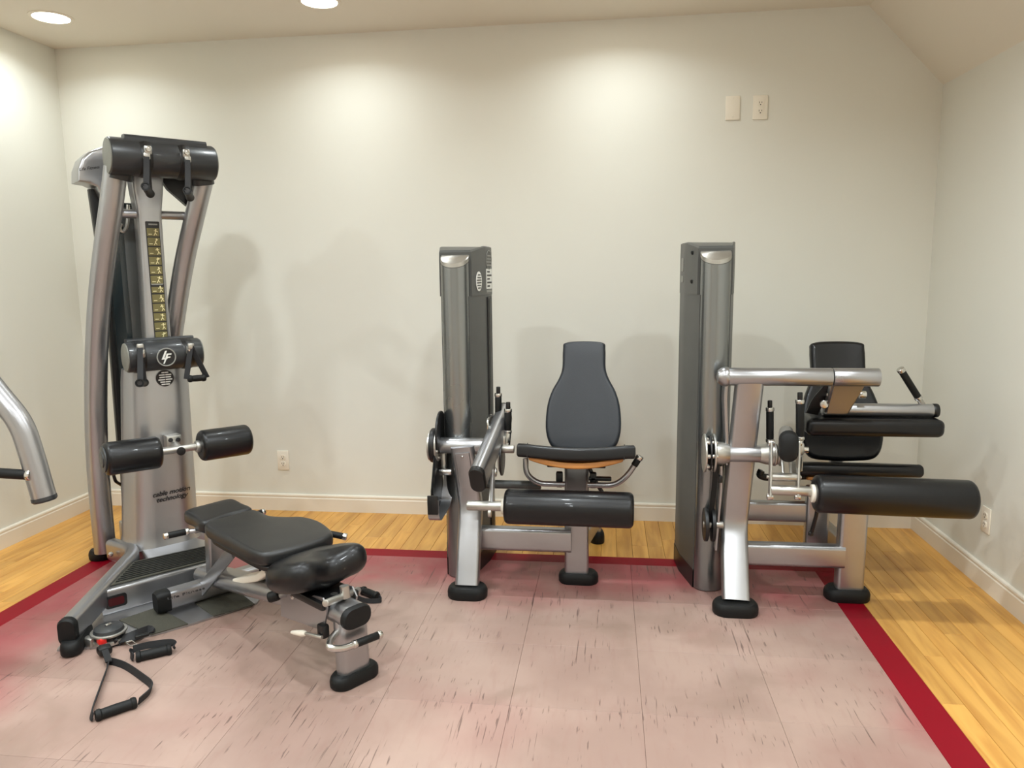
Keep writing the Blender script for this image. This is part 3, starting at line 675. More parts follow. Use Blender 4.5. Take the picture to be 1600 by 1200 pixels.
b = B(); tube(b, fillet([P(1190, 735, y=-.85), P(1186, 742, y=-.85), P(1195, 746, y=-.84), P(1260, 744, y=-.80)], .02), .016, 12); obj('side_handle_bar', b, 'black', t)
unframe()
# ================================================================ cable machine (faces right-front, turned 48 degrees)
TH_A = math.radians(48)
t = thing('cable_machine', 'tall silver cable column machine with dark drums and exercise placard in the left corner', 'exercise machine', (.87, -.62, 0), TH_A); frame(t, True)
# local axes: x = across the machine, -y = towards the user
S = -.22
# --- base: outrigger, rear foot, raised deck, floor plate
foot('foot_pad', P(163, 866, z=.012)*1 - V((0, 0, .012)), .15, .11, .05, t, .6)
e0 = P(176, 858, z=.09); e1 = P(214, 869, z=.10); e2 = P(108, 985, z=.085)
b = B(); sweep(b, fillet([e0, e1, e2], .10, 8), rrect(.062, .105, .022)); og = obj('outrigger', b, 'silver', t)
d = (e2-e1).normalized()
b = B(); sweep(b, [e2-d*.003, e2+d*.018, e2+d*.026], rrect(.068, .112, .03), scales=[1, 1, .88]); obj('end_cap', b, 'rubber', og)
for q in (P(174, 862, z=.095), P(192, 870, z=.09)): bolt(q+V((-.01, -.035, 0)), (-.3, -1, 0.1), og, .012, .01)
fp = P(118, 1003, z=.03)
foot('foot_pad', V((fp.x+.01, fp.y+.03, .004)), .075, .22, .052, t, -.45)
z1 = .118
dk = [P(157, 925, z=z1), P(331, 879, z=z1), P(338, 846, z=z1), P(300, 838, z=z1), P(215, 850, z=z1), P(228, 872, z=z1)]
b = B(); o2 = [(p.x, p.y) for p in dk]; puff(b, o2, z1-.006, .014, Matrix.Translation((0, 0, (z1+.006)/2))); deck = obj('deck', b, 'silver', t)
gp = [P(172, 917, z=z1), P(329, 877, z=z1), P(329, 853, z=z1), P(210, 879, z=z1), P(204, 884, z=z1)]
b = B(); plate(b, [(p.x, p.y) for p in gp], .004, Matrix.Translation((0, 0, z1+.004))); gt = obj('deck_tread', b, 'grip', deck, flat=True)
b = B()
for k in range(1, 10):
    f_ = k/10; a = gp[0].lerp(gp[3], f_); c = gp[1].lerp(gp[2], f_); a = a.lerp(c, .03); sweep(b, [a+V((0, 0, .008)), c+V((0, 0, .008))], rrect(.007, .004, .001))
obj('tread_ribs', b, 'rubber', gt, flat=True)
wv = (P(192, 942, z=.075)-P(168, 948, z=.075)); mt = basis(P(180, 951, z=.065), wv, (0, 0, 1))
fa, fb = dk[0], dk[1]; fd = (fb-fa).normalized(); fn = V((fd.y, -fd.x, 0))
wc = fa+fd*.055; wc.z = .062
b = B(); plate(b, rrect(.085, .055, .012), .006, basis(wc+fn*.003, fd, (0, 0, 1))); wn = obj('window', b, 'black', deck)
b = B(); plate(b, rrect(.062, .034, .008), .004, basis(wc+fn*.0065, fd, (0, 0, 1))); obj('window_pane', b, mat('dark_red_pane', (70, 18, 22), .2), wn)
fl = spline([P(89, 1018, z=0), P(150, 1013, z=0), P(235, 995, z=0), P(297, 978, z=0), P(352, 960, z=0), P(402, 944, z=0)], 5)
poly = [(p.x, p.y) for p in fl]+[(p.x, p.y) for p in (P(415, 925, z=0), P(330, 880, z=0), P(157, 930, z=0), P(125, 970, z=0))]
b = B(); plate(b, poly, .008, Matrix.Translation((0, 0, .0045))); fpz = obj('floor_plate', b, 'silver', t, flat=True)
for pts in ([(186, 970), (236, 993), (294, 976), (246, 950)], [(304, 943), (334, 964), (398, 945), (368, 922), (330, 930)]):
    b = B(); plate(b, [(p.x, p.y) for p in (P(x, y, z=.008) for x, y in pts)], .004, Matrix.Translation((0, 0, .0105))); obj('plate_tread', b, 'grip', fpz, flat=True)
# swivel pulley at the outer end of the plate
pc = P(170, 985, z=.05)
b = B(); cyl(b, (pc.x, pc.y, .009), (pc.x, pc.y, .026), .062, 32); pu = obj('swivel_pulley', b, 'zinc', t)
b = B(); cyl(b, (pc.x, pc.y, .026), (pc.x, pc.y, .044), .058, 32); obj('pulley_wheel', b, 'black', pu)
b = B(); cyl(b, (pc.x, pc.y, .044), (pc.x, pc.y, .052), .066, 32); obj('pulley_cover', b, 'zinc', pu)
b = B(); lathe(b, (pc.x, pc.y, .052), (0, 0, 1), [(0, .056), (.012, .052), (.018, .04), (.02, 0)], 32); obj('pulley_cap', b, 'drum', pu)
b = B(); box(b, (pc.x, pc.y, .075), (.024, .014, .008), .003, .3); obj('pulley_bolt', b, 'chrome', pu)
q = P(140, 1000, z=.03); b = B(); box(b, (q.x, q.y, .024), (.03, .05, .035), .006, .4); obj('pulley_bracket', b, 'zinc', pu)
# --- lower front shroud, a tapering rounded column
b = B(); secs = []
sa, sb_ = (P(199, 600, y=-.13+S)+P(309, 600, y=-.13+S))/2, (P(203, 850, y=-.13+S)+P(321, 850, y=-.13+S))/2
for z, hw, hd, cy in ((.112, .190, .140, 0), (.135, .181, .135, 0), (.17, .174, .130, 0), (.35, .169, .126, .0), (.65, .160, .118, .003), (.92, .152, .108, .006), (.985, .147, .104, .008)):
    secs.append([V((x+sa.x+(sb_.x-sa.x)*(z-sa.z)/(sb_.z-sa.z), y*1.0+cy+S, z)) for x, y in rrect(hw*2, hd*2, hd*.95, 8)])
loft(b, secs); colm = obj('front_shroud', b, 'silver', t, ang=40)
def on_shroud(px, py):     # point on the front of the shroud
    return P(px, py, y=-.105+S)
for s_, (px, py), sz in (('cable motion', (267, 768), .034), ('technology', (268, 777), .033)):
    q = P(px, py, y=-.1235+S); rt = V((1, .06, .01)); text('shroud_lettering', s_, sz, basis(q+V((0, -.006, 0)), rt, (0, 0, 1)), 'ink', colm, shear=.35, bold=.0003)
q = P(258, 591, y=-.106+S)
b = B(); plate(b, circ(.040, 32), .003, basis(q, (1, 0, 0), (0, -.05, 1))); wl = obj('round_label', b, 'ink', colm)
b = B()
for k in range(6):
    hwid = .036*math.sqrt(max(.05, 1-((k-2.5)/3.1)**2))
    for s in (-1, 1):
        L = hwid*(.85 if (k+s) % 2 else .7); box(b, 0, (L, .0016, .0058), 0, mtx=Matrix.Translation(q+V((s*L*.55, -.0025, -.029+k*.0115))))
obj('label_print', b, 'white', wl, flat=True)
# --- upper column with placard
c0, c1 = P(250, 540, y=-.05+S), P(232, 290, y=-.05+S)
xc_ = (c0.x+c1.x)/2
b = B(); secs = []
for z, hw, hd in ((.90, .070, .05), (1.05, .058, .05), (1.45, .053, .048), (1.72, .054, .048), (1.82, .066, .05), (1.96, .078, .055)):
    secs.append([V((c0.x+(c1.x-c0.x)*(z-c0.z)/(c1.z-c0.z)+x, S+y, z)) for x, y in rrect(hw*2, hd*2, .016, 4)])
loft(b, secs); up_ = obj('upper_column', b, 'silver', t, ang=35)
pa, pb = P(237, 346, y=-.05+S), P(253, 532, y=-.05+S); ux = V((1, 0, 0)); vz = (pa-pb).normalized(); Lp = (pa-pb).length
mt = basis((pa+pb)/2+V((0, -.0015, 0)), ux, vz)
b = B(); plate(b, rrect(.061, Lp, .004), .003, mt); pk = obj('placard', b, 'ink', up_, flat=True)
b = B(); box(b, 0, (.04, .007, .001), 0, mtx=mt @ Matrix.Translation((.002, Lp/2-.014, .0022))); obj('placard_heading', b, 'label_grey', pk, flat=True)
rr = random.Random(3)
npan = 12; ph = (Lp-.03)/npan
for k in range(npan):
    if k == 6: b = B(); plate(b, rrect(.056, .012), .001, mt @ Matrix.Translation((0, Lp/2-.026-ph*k+.002, .002))); obj('placard_divider', b, 'label_grey', pk, flat=True)
    yy = Lp/2-.028-ph*(k+.5)
    b = B(); plate(b, rrect(.055, ph-.006-(.01 if k == 6 else 0), .002), .0016, mt @ Matrix.Translation((0, yy-(.004 if k == 6 else 0), .002))); pn = obj('placard_panel', b, 'olive', pk, flat=True)
    b = B()
    cx = .012
    q = lambda x, y: mt @ V((cx+x, yy+y, .0036))
    lathe(b, q(0, ph*.26), mt.to_3x3() @ V((0, 0, 1)), [(0, .0035), (.001, .0035)], 10)
    lean = rr.uniform(-.006, .006)
    for s_, e_ in (((0, ph*.18), (lean, -ph*.08)), ((lean, -ph*.08), (lean-.006, -ph*.34)), ((lean, -ph*.08), (lean+.007, -ph*.30)), ((0, ph*.14), (rr.uniform(.006, .012), ph*rr.uniform(-.1, .3))), ((0, ph*.14), (-rr.uniform(.006, .010), ph*rr.uniform(-.1, .3)))):
        sweep(b, [q(*s_), q(*e_)], rrect(.003, .001), up=mt.to_3x3() @ V((0, 0, 1)))
    sweep(b, [q(-.034, -ph*.22), q(-.018, -ph*.22)], rrect(.003, .001), up=mt.to_3x3() @ V((0, 0, 1)))
    obj('pictogram', b, 'cream', pn, flat=True)
# --- drums
def drum(name, a, c, r, slots, ma='drum'):
    a = V(a); c = V(c); L = (c-a).length; dd = (c-a)/L
    b = B(); cyl(b, a, c, r, 40, .008); o = obj(name, b, ma, t)
    b = B(); cyl(b, a-dd*.004, a+dd*.003, r*.93, 40, .003); obj('drum_cap', b, 'drumcap', o)
    b = B(); cyl(b, c-dd*.003, c+dd*.004, r*.93, 40, .003); obj('drum_cap', b, 'drumcap', o)
    for f_ in slots:
        q = a+(c-a)*f_
        b = B(); cyl(b, q-dd*.026, q+dd*.026, r*1.03, 40, .006); ca = obj('pulley_slot', b, 'black', o)
        b = B(); cyl(b, q-dd*.014, q+dd*.014, r*1.06, 40, .004); obj('pulley_wheel', b, 'black', ca)
        b = B(); box(b, q+V((0, -r*1.07, r*.30)), (.034, .02, .04), .008); cl = obj('cable_stop', b, 'zinc', ca)
        b = B(); cyl(b, q+V((0, -r*1.05, r*.34)), q+V((0, -r*1.30, r*.34)), .013, 16); obj('stop_ball', b, 'chrome', cl)
    return o
dy = -.12+S
D0, D1 = P(168, 243, y=dy), P(332, 256, y=dy); D1.z = D0.z = (D0.z+D1.z)/2
ud = drum('upper_drum', D0, D1, .083, (.315, .675))
q0, q1 = P(190, 222, y=dy+.0), P(317, 232, y=dy); zz = (q0.z+q1.z)/2
b = B(); sweep(b, [(q0.x, dy-.025, zz+.002), (q1.x, dy-.025, zz+.002)], rrect(.06, .052, .016)); obj('top_rail', b, 'drum', ud)
ly = -.115+S
E0, E1 = P(196, 557, y=ly), P(311, 552, y=ly); E1.z = E0.z = (E0.z+E1.z)/2
ldm = drum('lower_drum', E0, E1, .072, (.15, .80))
q0, q1 = P(196, 533, y=ly+.03), P(300, 527, y=ly+.03); b = B(); sweep(b, [(q0.x, ly+.03, E0.z+.066), (q1.x, ly+.03, E0.z+.066)], rrect(.05, .034, .01)); obj('rear_rail', b, 'drum', ldm)
# emblem on the lower drum
ec = P(260, 558, y=ly-.076)
b = B(); ring = [ec+V((.041*math.cos(a), -.001, .041*math.sin(a))) for a in [2*PI*i/32 for i in range(33)]]
sweep(b, ring, rrect(.006, .003), up=(0, 1, 0), cap=False); em = obj('emblem_ring', b, 'label_grey', ldm)
b = B(); plate(b, circ(.039, 32), .004, basis(ec+V((0, .003, 0)), (1, 0, 0), (0, 0, 1))); obj('emblem_disc', b, 'ink', em)
b = B()
mt = basis(ec+V((0, -.001, 0)), (1, 0, 0), (0, 0, 1))
for poly in ([(-.004, .030), (.004, .030), (-.010, -.004), (.004, -.004), (.002, -.010), (-.022, -.010)], [(.024, .016), (.022, .010), (.008, .010), (.004, .002), (.018, .002), (.016, -.004), (.001, -.004), (-.010, -.030), (-.016, -.030), (.002, .016)]):
    plate(b, poly, .003, mt)
obj('emblem_letters', b, 'white', em, flat=True)
# --- frame legs
lp = [P(x, y, y=yy) for x, y, yy in ((181, 262, -.30), (174, 320, -.26), (163, 400, -.19), (154, 490, -.12), (150, 590, -.06), (151, 690, -.03), (157, 780, -.02), (165, 862, -.02))]
b = B(); sweep(b, spline(lp, 5), circ(.051, 24, .040), up=(0, 1, 0)); obj('left_leg', b, 'silver', t)
rp = [P(x, y, y=yy) for x, y, yy in ((320, 272, -.30), (306, 330, -.25), (288, 410, -.16), (272, 510, -.08), (262, 600, -.03), (257, 700, .0))]; rp.append(V((rp[-1].x-.02, .02, .10)))
b = B(); sweep(b, spline(rp, 5), circ(.048, 24, .038), up=(0, 1, 0)); obj('right_leg', b, 'silver', t)
for q_, nm in ((lp[0], 'a'), (rp[0], 'b')):
    b = B(); sweep(b, [q_+V((.012 if nm == 'a' else -.012, 0, -.05)), q_+V((.026 if nm == 'a' else -.026, -.02, .03))], rrect(.106, .07, .03), up=(0, 1, 0)); obj('leg_collar', b, 'drum', t)
a, c = P(170, 333, y=S), P(297, 338, y=S); b = B(); cyl(b, (a.x, S, a.z), (c.x, S, a.z), .021, 18); obj('cross_tube', b, 'silver', t)
# gusset behind the drum on the right
g_ = [P(x, y, y=S) for x, y in ((246, 272), (312, 276), (292, 322), (262, 296))]; b = B(); plate(b, [(p.x, p.z) for p in g_], .03, basis((0, S+.01, 0), (1, 0, 0), (0, 0, 1))); obj('drum_gusset', b, 'black', t)
# curved fairing on the left behind the drum
f_ = [P(x, y, y=-.10) for x, y in ((122, 283), (122, 264), (128, 247), (140, 236), (160, 229), (190, 228), (192, 300), (162, 312), (152, 292), (140, 286))]
b = B(); puff(b, [(p.x, p.z) for p in f_], .16, .014, basis((0, -.02, 0), (1, 0, 0), (0, 0, 1))); fa_ = obj('head_fairing', b, 'silver', t)
q = P(139, 263, y=-.1); text('fairing_script', 'Life Fitness', .020, basis(q+V((0, -.0012, 0)), (1, 0, .22), (0, 0, 1)), 'ink', fa_, shear=.35)
# --- stack cover behind the column with its black side rail and guide rods
a, c = P(172, 345, y=-.10), P(222, 345, y=-.10); zb = .62
b = B(); loft(b, [[V((x, y, z)) for x, y in ((a.x-.01, -.07), (a.x+.03, -.10), (c.x-.01, -.10), (c.x+.02, -.07), (c.x+.02, .10), (a.x-.01, .10))] for z in (zb, 1.78)]); sk = obj('stack_cover', b, 'stack', t, ang=25)
b = B(); box(b, ((a.x*.45+c.x*.55), -.102, 1.19), (.05, .006, 1.14), .002); obj('cover_rib', b, 'shroud', sk)
r0 = P(145, 292, y=.0); r1 = P(195, 862, y=.0); xr_ = (r0.x+r1.x)/2
b = B(); sweep(b, [P(146, 296, y=.0), P(176, 500, y=.0), P(191, 690, y=.0)], rrect(.05, .05, .012), up=(0, 1, 0)); obj('side_rail', b, 'black', t)
b = B(); sweep(b, [P(190, 680, y=.0), P(199, 848, y=.0)], rrect(.03, .03, .008), up=(0, 1, 0)); sr = obj('lower_rail', b, 'black', t)
q = P(200, 852, y=.0); b = B(); box(b, (q.x, q.y, .09), (.06, .05, .18), .01); obj('rail_shoe', b, 'zinc', sr)
b = B(); tube(b, fillet([P(176, 735, y=-.05), P(180, 752, y=-.05), P(190, 758, y=.05), P(200, 758, y=-.05)], .03), .008, 10); obj('cable_loop', b, 'black', t)
b = B(); tube(b, spline([P(191, 350, y=-.14), P(187, 356, y=-.14), P(193, 362, y=-.14), P(199, 350, y=-.14), P(200, 320, y=-.14)], 5), .008, 8); obj('cable', b, 'zinc', t)
b = B(); box(b, (.06, -.06, .06), (.36, .34, .11), .02); obj('rear_base', b, 'silver', t)
# --- knee hold-down rollers
ry = -.33+S
L0, L1 = P(162, 718, y=ry), P(250, 706, y=ry); R0, R1 = P(312, 697, y=ry), P(389, 686, y=ry)
b = B(); cyl(b, L1.lerp(R0, -.15), R0.lerp(R1, .1), .017, 18); obj('roller_bar', b, 'zinc', t)
b = B(); roller(b, L0, L1, .074); rl = obj('knee_roller', b, 'vinyl', t)
d = (L1-L0).normalized()
b = B(); cyl(b, L0-d*.006, L0+d*.002, .058, 32); rc = obj('roller_end_ring', b, 'drum', rl)
b = B(); cyl(b, L0-d*.010, L0, .036, 28); obj('roller_end_cap', b, 'drum', rl)
b = B(); roller(b, R0, R1, .074); rl = obj('knee_roller', b, 'vinyl', t)
d = (R1-R0).normalized(); b = B(); cyl(b, R0-d*.02, R0+d*.004, .028, 24); obj('roller_washer', b, 'zinc', rl)
q = P(270, 690, y=-.15+S); b = B(); box(b, q, (.070, .06, .072), .008); br = obj('adjust_bracket', b, 'zinc', t)
for dx, dz in ((-.018, .015), (.016, .012), (.016, -.018)):
    b = B(); cyl(b, q+V((dx, -.029, dz)), q+V((dx, -.032, dz)), .011, 14); obj('bracket_hole', b, 'ink', br)
q2 = P(283, 705, y=ry-.02); b = B(); cyl(b, q+V((.0, -.02, -.01)), q2, .019, 18); obj('bracket_tube', b, 'zinc', t)
d = (q2-q).normalized(); b = B(); cyl(b, q2-d*.004, q2+d*.006, .0195, 18); obj('tube_plug', b, 'black', t)
unframe()
# ================================================================ adjustable bench (runs from the cable machine towards the camera)
BA = math.atan2(-.57, .82)
t = thing('workout_bench', 'black padded adjustable bench on a silver frame in front of the cable machine', 'bench', (1.86, -1.53, 0), BA); frame(t, True)
# local axes: +x towards the seat end / camera side foot, y across
ft = P(547, 1066, z=0)
foot('foot_pad', (ft.x, ft.y+.02, 0), .09, .19, .045, t)
cz = .245
b = B(); sweep(b, [(ft.x-.005, ft.y+.02, .04), (ft.x-.012, ft.y+.02, cz)], rrect(.125, .058, .026), up=(1, 0, 0)); obj('front_post', b, 'silver', t)
cp_ = P(556, 963, x=ft.x+.035); yc = cp_.y; cz = cp_.z
s0 = P(318, 905, z=.075)
b = B(); sweep(b, fillet([(s0.x, yc+.01, .10), (ft.x-.40, yc, cz-.045), (ft.x-.15, yc, cz), (ft.x+.03, yc, cz)], .08), rrect(.115, .072, .034)); spn = obj('spine_tube', b, 'silver', t)
b = B(); sweep(b, [(ft.x+.028, yc, cz), (ft.x+.042, yc, cz), (ft.x+.05, yc, cz)], rrect(.12, .077, .037), scales=[1, 1, .9]); obj('end_cap', b, 'rubber', spn)
# rear cross foot with rubber ends, on the machine's floor plate
c0 = P(250, 940, z=.062); cy1 = -c0.y+.02
b = B(); sweep(b, [(c0.x, c0.y, .062), (c0.x+.03, yc+.24, .062)], rrect(.065, .085, .018)); cf = obj('cross_foot', b, 'silver', t)
d = V((.03, yc+.24-c0.y, 0)).normalized()
for q, s in ((V((c0.x, c0.y, .062)), -1), (V((c0.x+.03, yc+.24, .062)), 1)):
    b = B(); sweep(b, [q-d*s*.035, q+d*s*.008, q+d*s*.02], rrect(.072, .092, .022), scales=[1, 1, .85]); obj('cross_foot_end', b, 'rubber', cf)
q = P(290, 928, z=.107); text('frame_script', 'Life Fitness', .035, basis(q+V((0, 0, .001)), d, V((-1, 0, .0))), 'ink', cf, shear=.3)
# flat brace and head post
a, c = P(308, 930, y=yc-.055), P(362, 862, y=yc-.055)
b = B(); sweep(b, [a, c], rrect(.055, .012, .004), up=(0, 1, 0)); br = obj('brace_strap', b, 'silver', t)
b = B(); cyl(b, a+V((0, -.01, 0)), a+V((0, .03, 0)), .014, 14); obj('brace_bolt', b, 'zinc', br)
a, c = P(338, 900, y=yc), P(336, 838, y=yc)
b = B(); sweep(b, [(a.x, yc, .09), (c.x, yc, .38)], rrect(.05, .075, .012), up=(0, 1, 0)); obj('head_post', b, 'silver', t)
# head and back pads
zt = .432; pt = .055
def pad_pts(lst, z): return [(p.x, p.y) for p in (P(x, y, z=z) for x, y in lst)]
hd = pad_pts([(288, 797), (324, 786), (361, 778), (380, 785), (393, 793), (356, 803), (318, 815), (300, 806)], zt)
b = B(); puff(b, sp2(hd, 5), pt, .018, Matrix.Translation((0, 0, zt-pt/2))); obj('head_pad', b, 'vinyl_top', t)
bk_ = pad_pts([(319, 818), (356, 805), (396, 795), (422, 804), (448, 806), (474, 806), (500, 813), (519, 828), (512, 838), (470, 852), (425, 863), (398, 862), (360, 843)], zt)
b = B(); puff(b, sp2(bk_, 5), pt, .018, Matrix.Translation((0, 0, zt-pt/2)), crown=.004); bp_ = obj('back_pad', b, 'vinyl_top', t)
b = B(); puff(b, [(x*.96+.0, y*.92) for x, y in sp2(bk_, 5)], .02, .005, Matrix.Translation((.02, 0, zt-pt-.008))); obj('pad_base', b, 'black', bp_)
hc = P(330, 822, z=.375)
for y_ in (-1, 1):
    b = B(); tube(b, [(hc.x, yc, .372), (hc.x, yc+y_*.11, .372)], .011, 12); hb = obj('head_bar', b, 'silver', t)
    if y_ < 0:
        g0, g1 = P(290, 831, z=.372), P(262, 837, z=.372); dd = (g1-g0).normalized()
        b = B(); cyl(b, (hc.x, yc-.10, .372), g0, .010, 12); obj('head_bar', b, 'silver', hb)
    else: g0 = V((hc.x, yc+.11, .372)); g1 = V((hc.x-.01, yc+.20, .372)); dd = (g1-g0).normalized()
    grip_handle(g0, g1, t, .0135, tip=False)
b = B(); sweep(b, [(c.x, yc, .372), (ft.x-.25, yc, .352)], rrect(.09, .03, .008)); obj('pad_rail', b, 'silver', t)
# wedge seat with two thigh lobes, tipped up towards its front
sxc = P(488, 885, z=.40)
mt = basis((sxc.x-.062, yc+.0, .365), (math.cos(.10), 0, math.sin(.10)), (0, 1, 0))
so = sp2([(-.135, -.10), (-.15, 0), (-.135, .10), (-.07, .155), (.03, .175), (.115, .155), (.145, .10), (.118, .0), (.145, -.10), (.115, -.155), (.03, -.175), (-.07, -.155)], 6)
b = B(); puff(b, so, .112, .05, mt, crown=.012, bend=lambda x, y: -.028*math.exp(-(y/.06)**2)*max(0, min(1, (x+.03)/.15)) + .02*max(-1, min(1, x/.12))); se = obj('seat_pad', b, 'vinyl', t)
b = B(); box(b, (sxc.x, yc, .285), (.20, .16, .03), .008); obj('seat_base', b, 'black', t)
b = B(); cyl(b, (sxc.x+.06, yc, .20), (sxc.x+.06, yc, .30), .018, 16); obj('seat_pivot', b, 'zinc', t)
# sheet metal bracket cheeks with notches
for s in (-1, 1):
    yy = yc+s*.062
    q = [P(x, y, y=yc-.062) for x, y in ((440, 925), (462, 915), (468, 912), (473, 925), (480, 936), (490, 930), (505, 934), (512, 950), (508, 980), (502, 984), (440, 962))]
    b = B(); plate(b, [(p.x, p.z) for p in q], .006, basis((0, yy, 0), (1, 0, 0), (0, 0, 1))); ck = obj('bracket_cheek', b, 'silver', t, flat=True)
    b = B(); cyl(b, P(460, 931, y=yy-.004), P(460, 931, y=yy-.004)+V((0, -.012, 0)), .011, 12); obj('bolt', b, 'chrome', ck)
a = P(415, 927, y=yc-.06); c = P(475, 906, y=yc+.05)
b = B(); cyl(b, P(432, 930, y=yc-.10), P(470, 918, y=yc+.0), .017, 16); rg = obj('ladder_bar', b, 'silver', t)
b = B(); cyl(b, P(420, 934, y=yc-.12), P(436, 929, y=yc-.095), .020, 16); obj('bar_plug', b, 'rubber', rg)
b = B(); cyl(b, P(508, 943, y=yc-.10), P(560, 922, y=yc+.10), .013, 14); fb_ = obj('front_bar', b, 'zinc', t)
b = B(); sweep(b, [P(540, 934, y=yc), P(538, 915, y=yc)], rrect(.03, .03, .01), up=(0, 1, 0)); obj('seat_strut', b, 'zinc', t)
b = B(); sweep(b, [P(380, 905, y=yc), P(416, 898, y=yc), P(430, 888, y=yc)], rrect(.09, .03, .008)); obj('seat_slide', b, 'plate', t)
for dx in (.0, .05, .10):
    b = B(); box(b, (ft.x-.42+dx*1.2, yc, cz+.025+dx*.25), (.02, .10, .05), .006); obj('ladder_notch', b, 'black', t)
# release lever with white tip
l0, l1, l2 = P(503, 996, y=yc-.09), P(478, 990, y=yc-.10), P(456, 988, y=yc-.10)
b = B(); cyl(b, l0, l1, .007, 12); lv = obj('release_lever', b, 'zinc', t)
b = B(); lathe(b, l1, l2-l1, [(0, .008), (.02, .012), ((l2-l1).length*.7, .009), ((l2-l1).length, .006)], 14); obj('lever_tip', b, 'plate', lv)
b = B(); box(b, P(505, 985, y=yc-.07), (.04, .03, .05), .008); obj('lever_block', b, 'black', t)
# front carry handle: steel U with rubber grip
hp = [P(x, y, x=ft.x+dx) for x, y, dx in ((524, 990, -.01), (516, 1002, .02), (516, 1012, .05), (535, 1013, .06), (556, 1006, .06))]
b = B(); tube(b, spline(hp, 5), .0125, 14); ch = obj('carry_handle', b, 'chrome', t)
grip_handle(P(556, 1006, x=ft.x+.06), P(590, 993, x=ft.x+.06), ch, .0135, tip=False)
# far side grip seen between seat and wall
g0, g1 = P(516, 834, y=yc+.20), P(536, 838, y=yc+.235)
b = B(); cyl(b, (g0.x-.02, yc, .352), g0, .011, 12); obj('side_bar', b, 'chrome', t)
grip_handle(g0, g1, t, .013, tip=False)
unframe()

# ================================================================ stirrup handles
def strap_handle(name, label, cat, grp, a, c, r, apex, loc, sidev=(0, 0, 1), wd=.026, mid=None, slack=0.):
    """rubber grip a-c with a webbing loop meeting at apex"""
    h = thing(name, label, cat, loc, group=grp); frame(h); a = V(a); c = V(c); apex = V(apex); d = (c-a).normalized()
    b = B(); L = (c-a).length
    lathe(b, a, d, [(0, r*.55), (.0, r), (.006, r*1.18), (.014, r*1.18), (.018, r), (L*.5, r*1.06), (L-.018, r), (L-.014, r*1.18), (L-.006, r*1.18), (L, r), (L, r*.55)], 20); obj('grip', b, 'rubber', h)
    for i, e in enumerate((a-d*.008, c+d*.008)):
        pts = [e, *( [V(q) for q in mid[i]] if mid else []), apex]
        b = B(); ribbon(b, spline(pts, 6), sidev, wd, .004); obj('strap', b, 'web', h)
    return h
FRA = (.87, -.62, 0)
# helper: machine-A local point at a pixel -> world
mwA = Matrix.Translation(V(FRA)) @ Matrix.Rotation(TH_A, 4, 'Z')
def PA(px, py, y):
    global AM
    keep = AM; AM = mwA; q = mwA @ P(px, py, y=y); AM = keep; return q
sx_ = mwA.to_3x3() @ V((1, 0, 0)); fy_ = mwA.to_3x3() @ V((0, -1, 0))
def hanging(label, top, bot, y, grp, L=.15):
    a = PA(*bot, y); tp = PA(*top, y+.015)
    h = thing('stirrup_handle', label, 'cable handle', (a.x, a.y, a.z-.02), group=grp); frame(h)
    d = (fy_*.93+sx_*-.38+V((0, 0, .12))).normalized()
    g0, g1 = a-d*L*.25, a+d*L*.75
    b = B(); lathe(b, g0, d, [(0, .008), (0, .019), (.012, .019), (.018, .017), (L*.5, .018), (L-.018, .017), (L-.012, .019), (L, .019), (L, .0135), (L-.02, .0115)], 20); g = obj('grip', b, 'rubber', h)
    b = B(); lathe(b, g1-d*.004, d, [(0, .0115), (.0005, .0115)], 18); obj('grip_bore', b, 'ink', g)
    for e, k in ((g0+d*.004, -.2), (g1-d*.006, .35)):
        b = B(); m_ = (e+tp)/2+fy_*.012*k; ribbon(b, spline([tp+V((0, 0, .006)), tp*.6+e*.4+fy_*.01*k, m_*.35+e*.65+fy_*.012*k, e], 5), sx_, .024, .004); obj('strap', b, 'web', h)
    b = B(); box(b, 0, (.03, .018, .03), .006, mtx=Matrix.Translation(tp) @ Matrix.Rotation(TH_A, 4, 'Z')); obj('strap_clip', b, 'zinc', h)
    unframe(); return h
grpH = 'stirrup handles hanging on the cable machine'
hanging('black stirrup handle hanging left on the upper drum of the cable machine', (229, 244), (233, 300), -.445, grpH)
hanging('black stirrup handle hanging right on the upper drum of the cable machine', (293, 249), (296, 306), -.445, grpH)
hanging('black stirrup handle hanging straight down left of the round emblem on the lower drum', (219, 542), (224, 598), -.43, grpH)
# the fourth hangs sideways as an open triangle
a, c, ap = PA(294, 592, -.44), PA(321, 590, -.44), PA(298, 541, -.425)
strap_handle('stirrup_handle', 'black stirrup handle hanging open as a triangle right of the round emblem', 'cable handle', grpH, a, c, .015, ap, (a.x, a.y, a.z-.02), sidev=tuple(fy_+sx_*1.1), wd=.026)
b = B(); box(b, 0, (.03, .018, .03), .006, mtx=Matrix.Translation(ap) @ Matrix.Rotation(TH_A, 4, 'Z')); obj('strap_clip', b, 'zinc', bpy.data.objects[[o.name for o in bpy.data.objects if o.name.startswith('stirrup_handle')][-1]]); unframe()
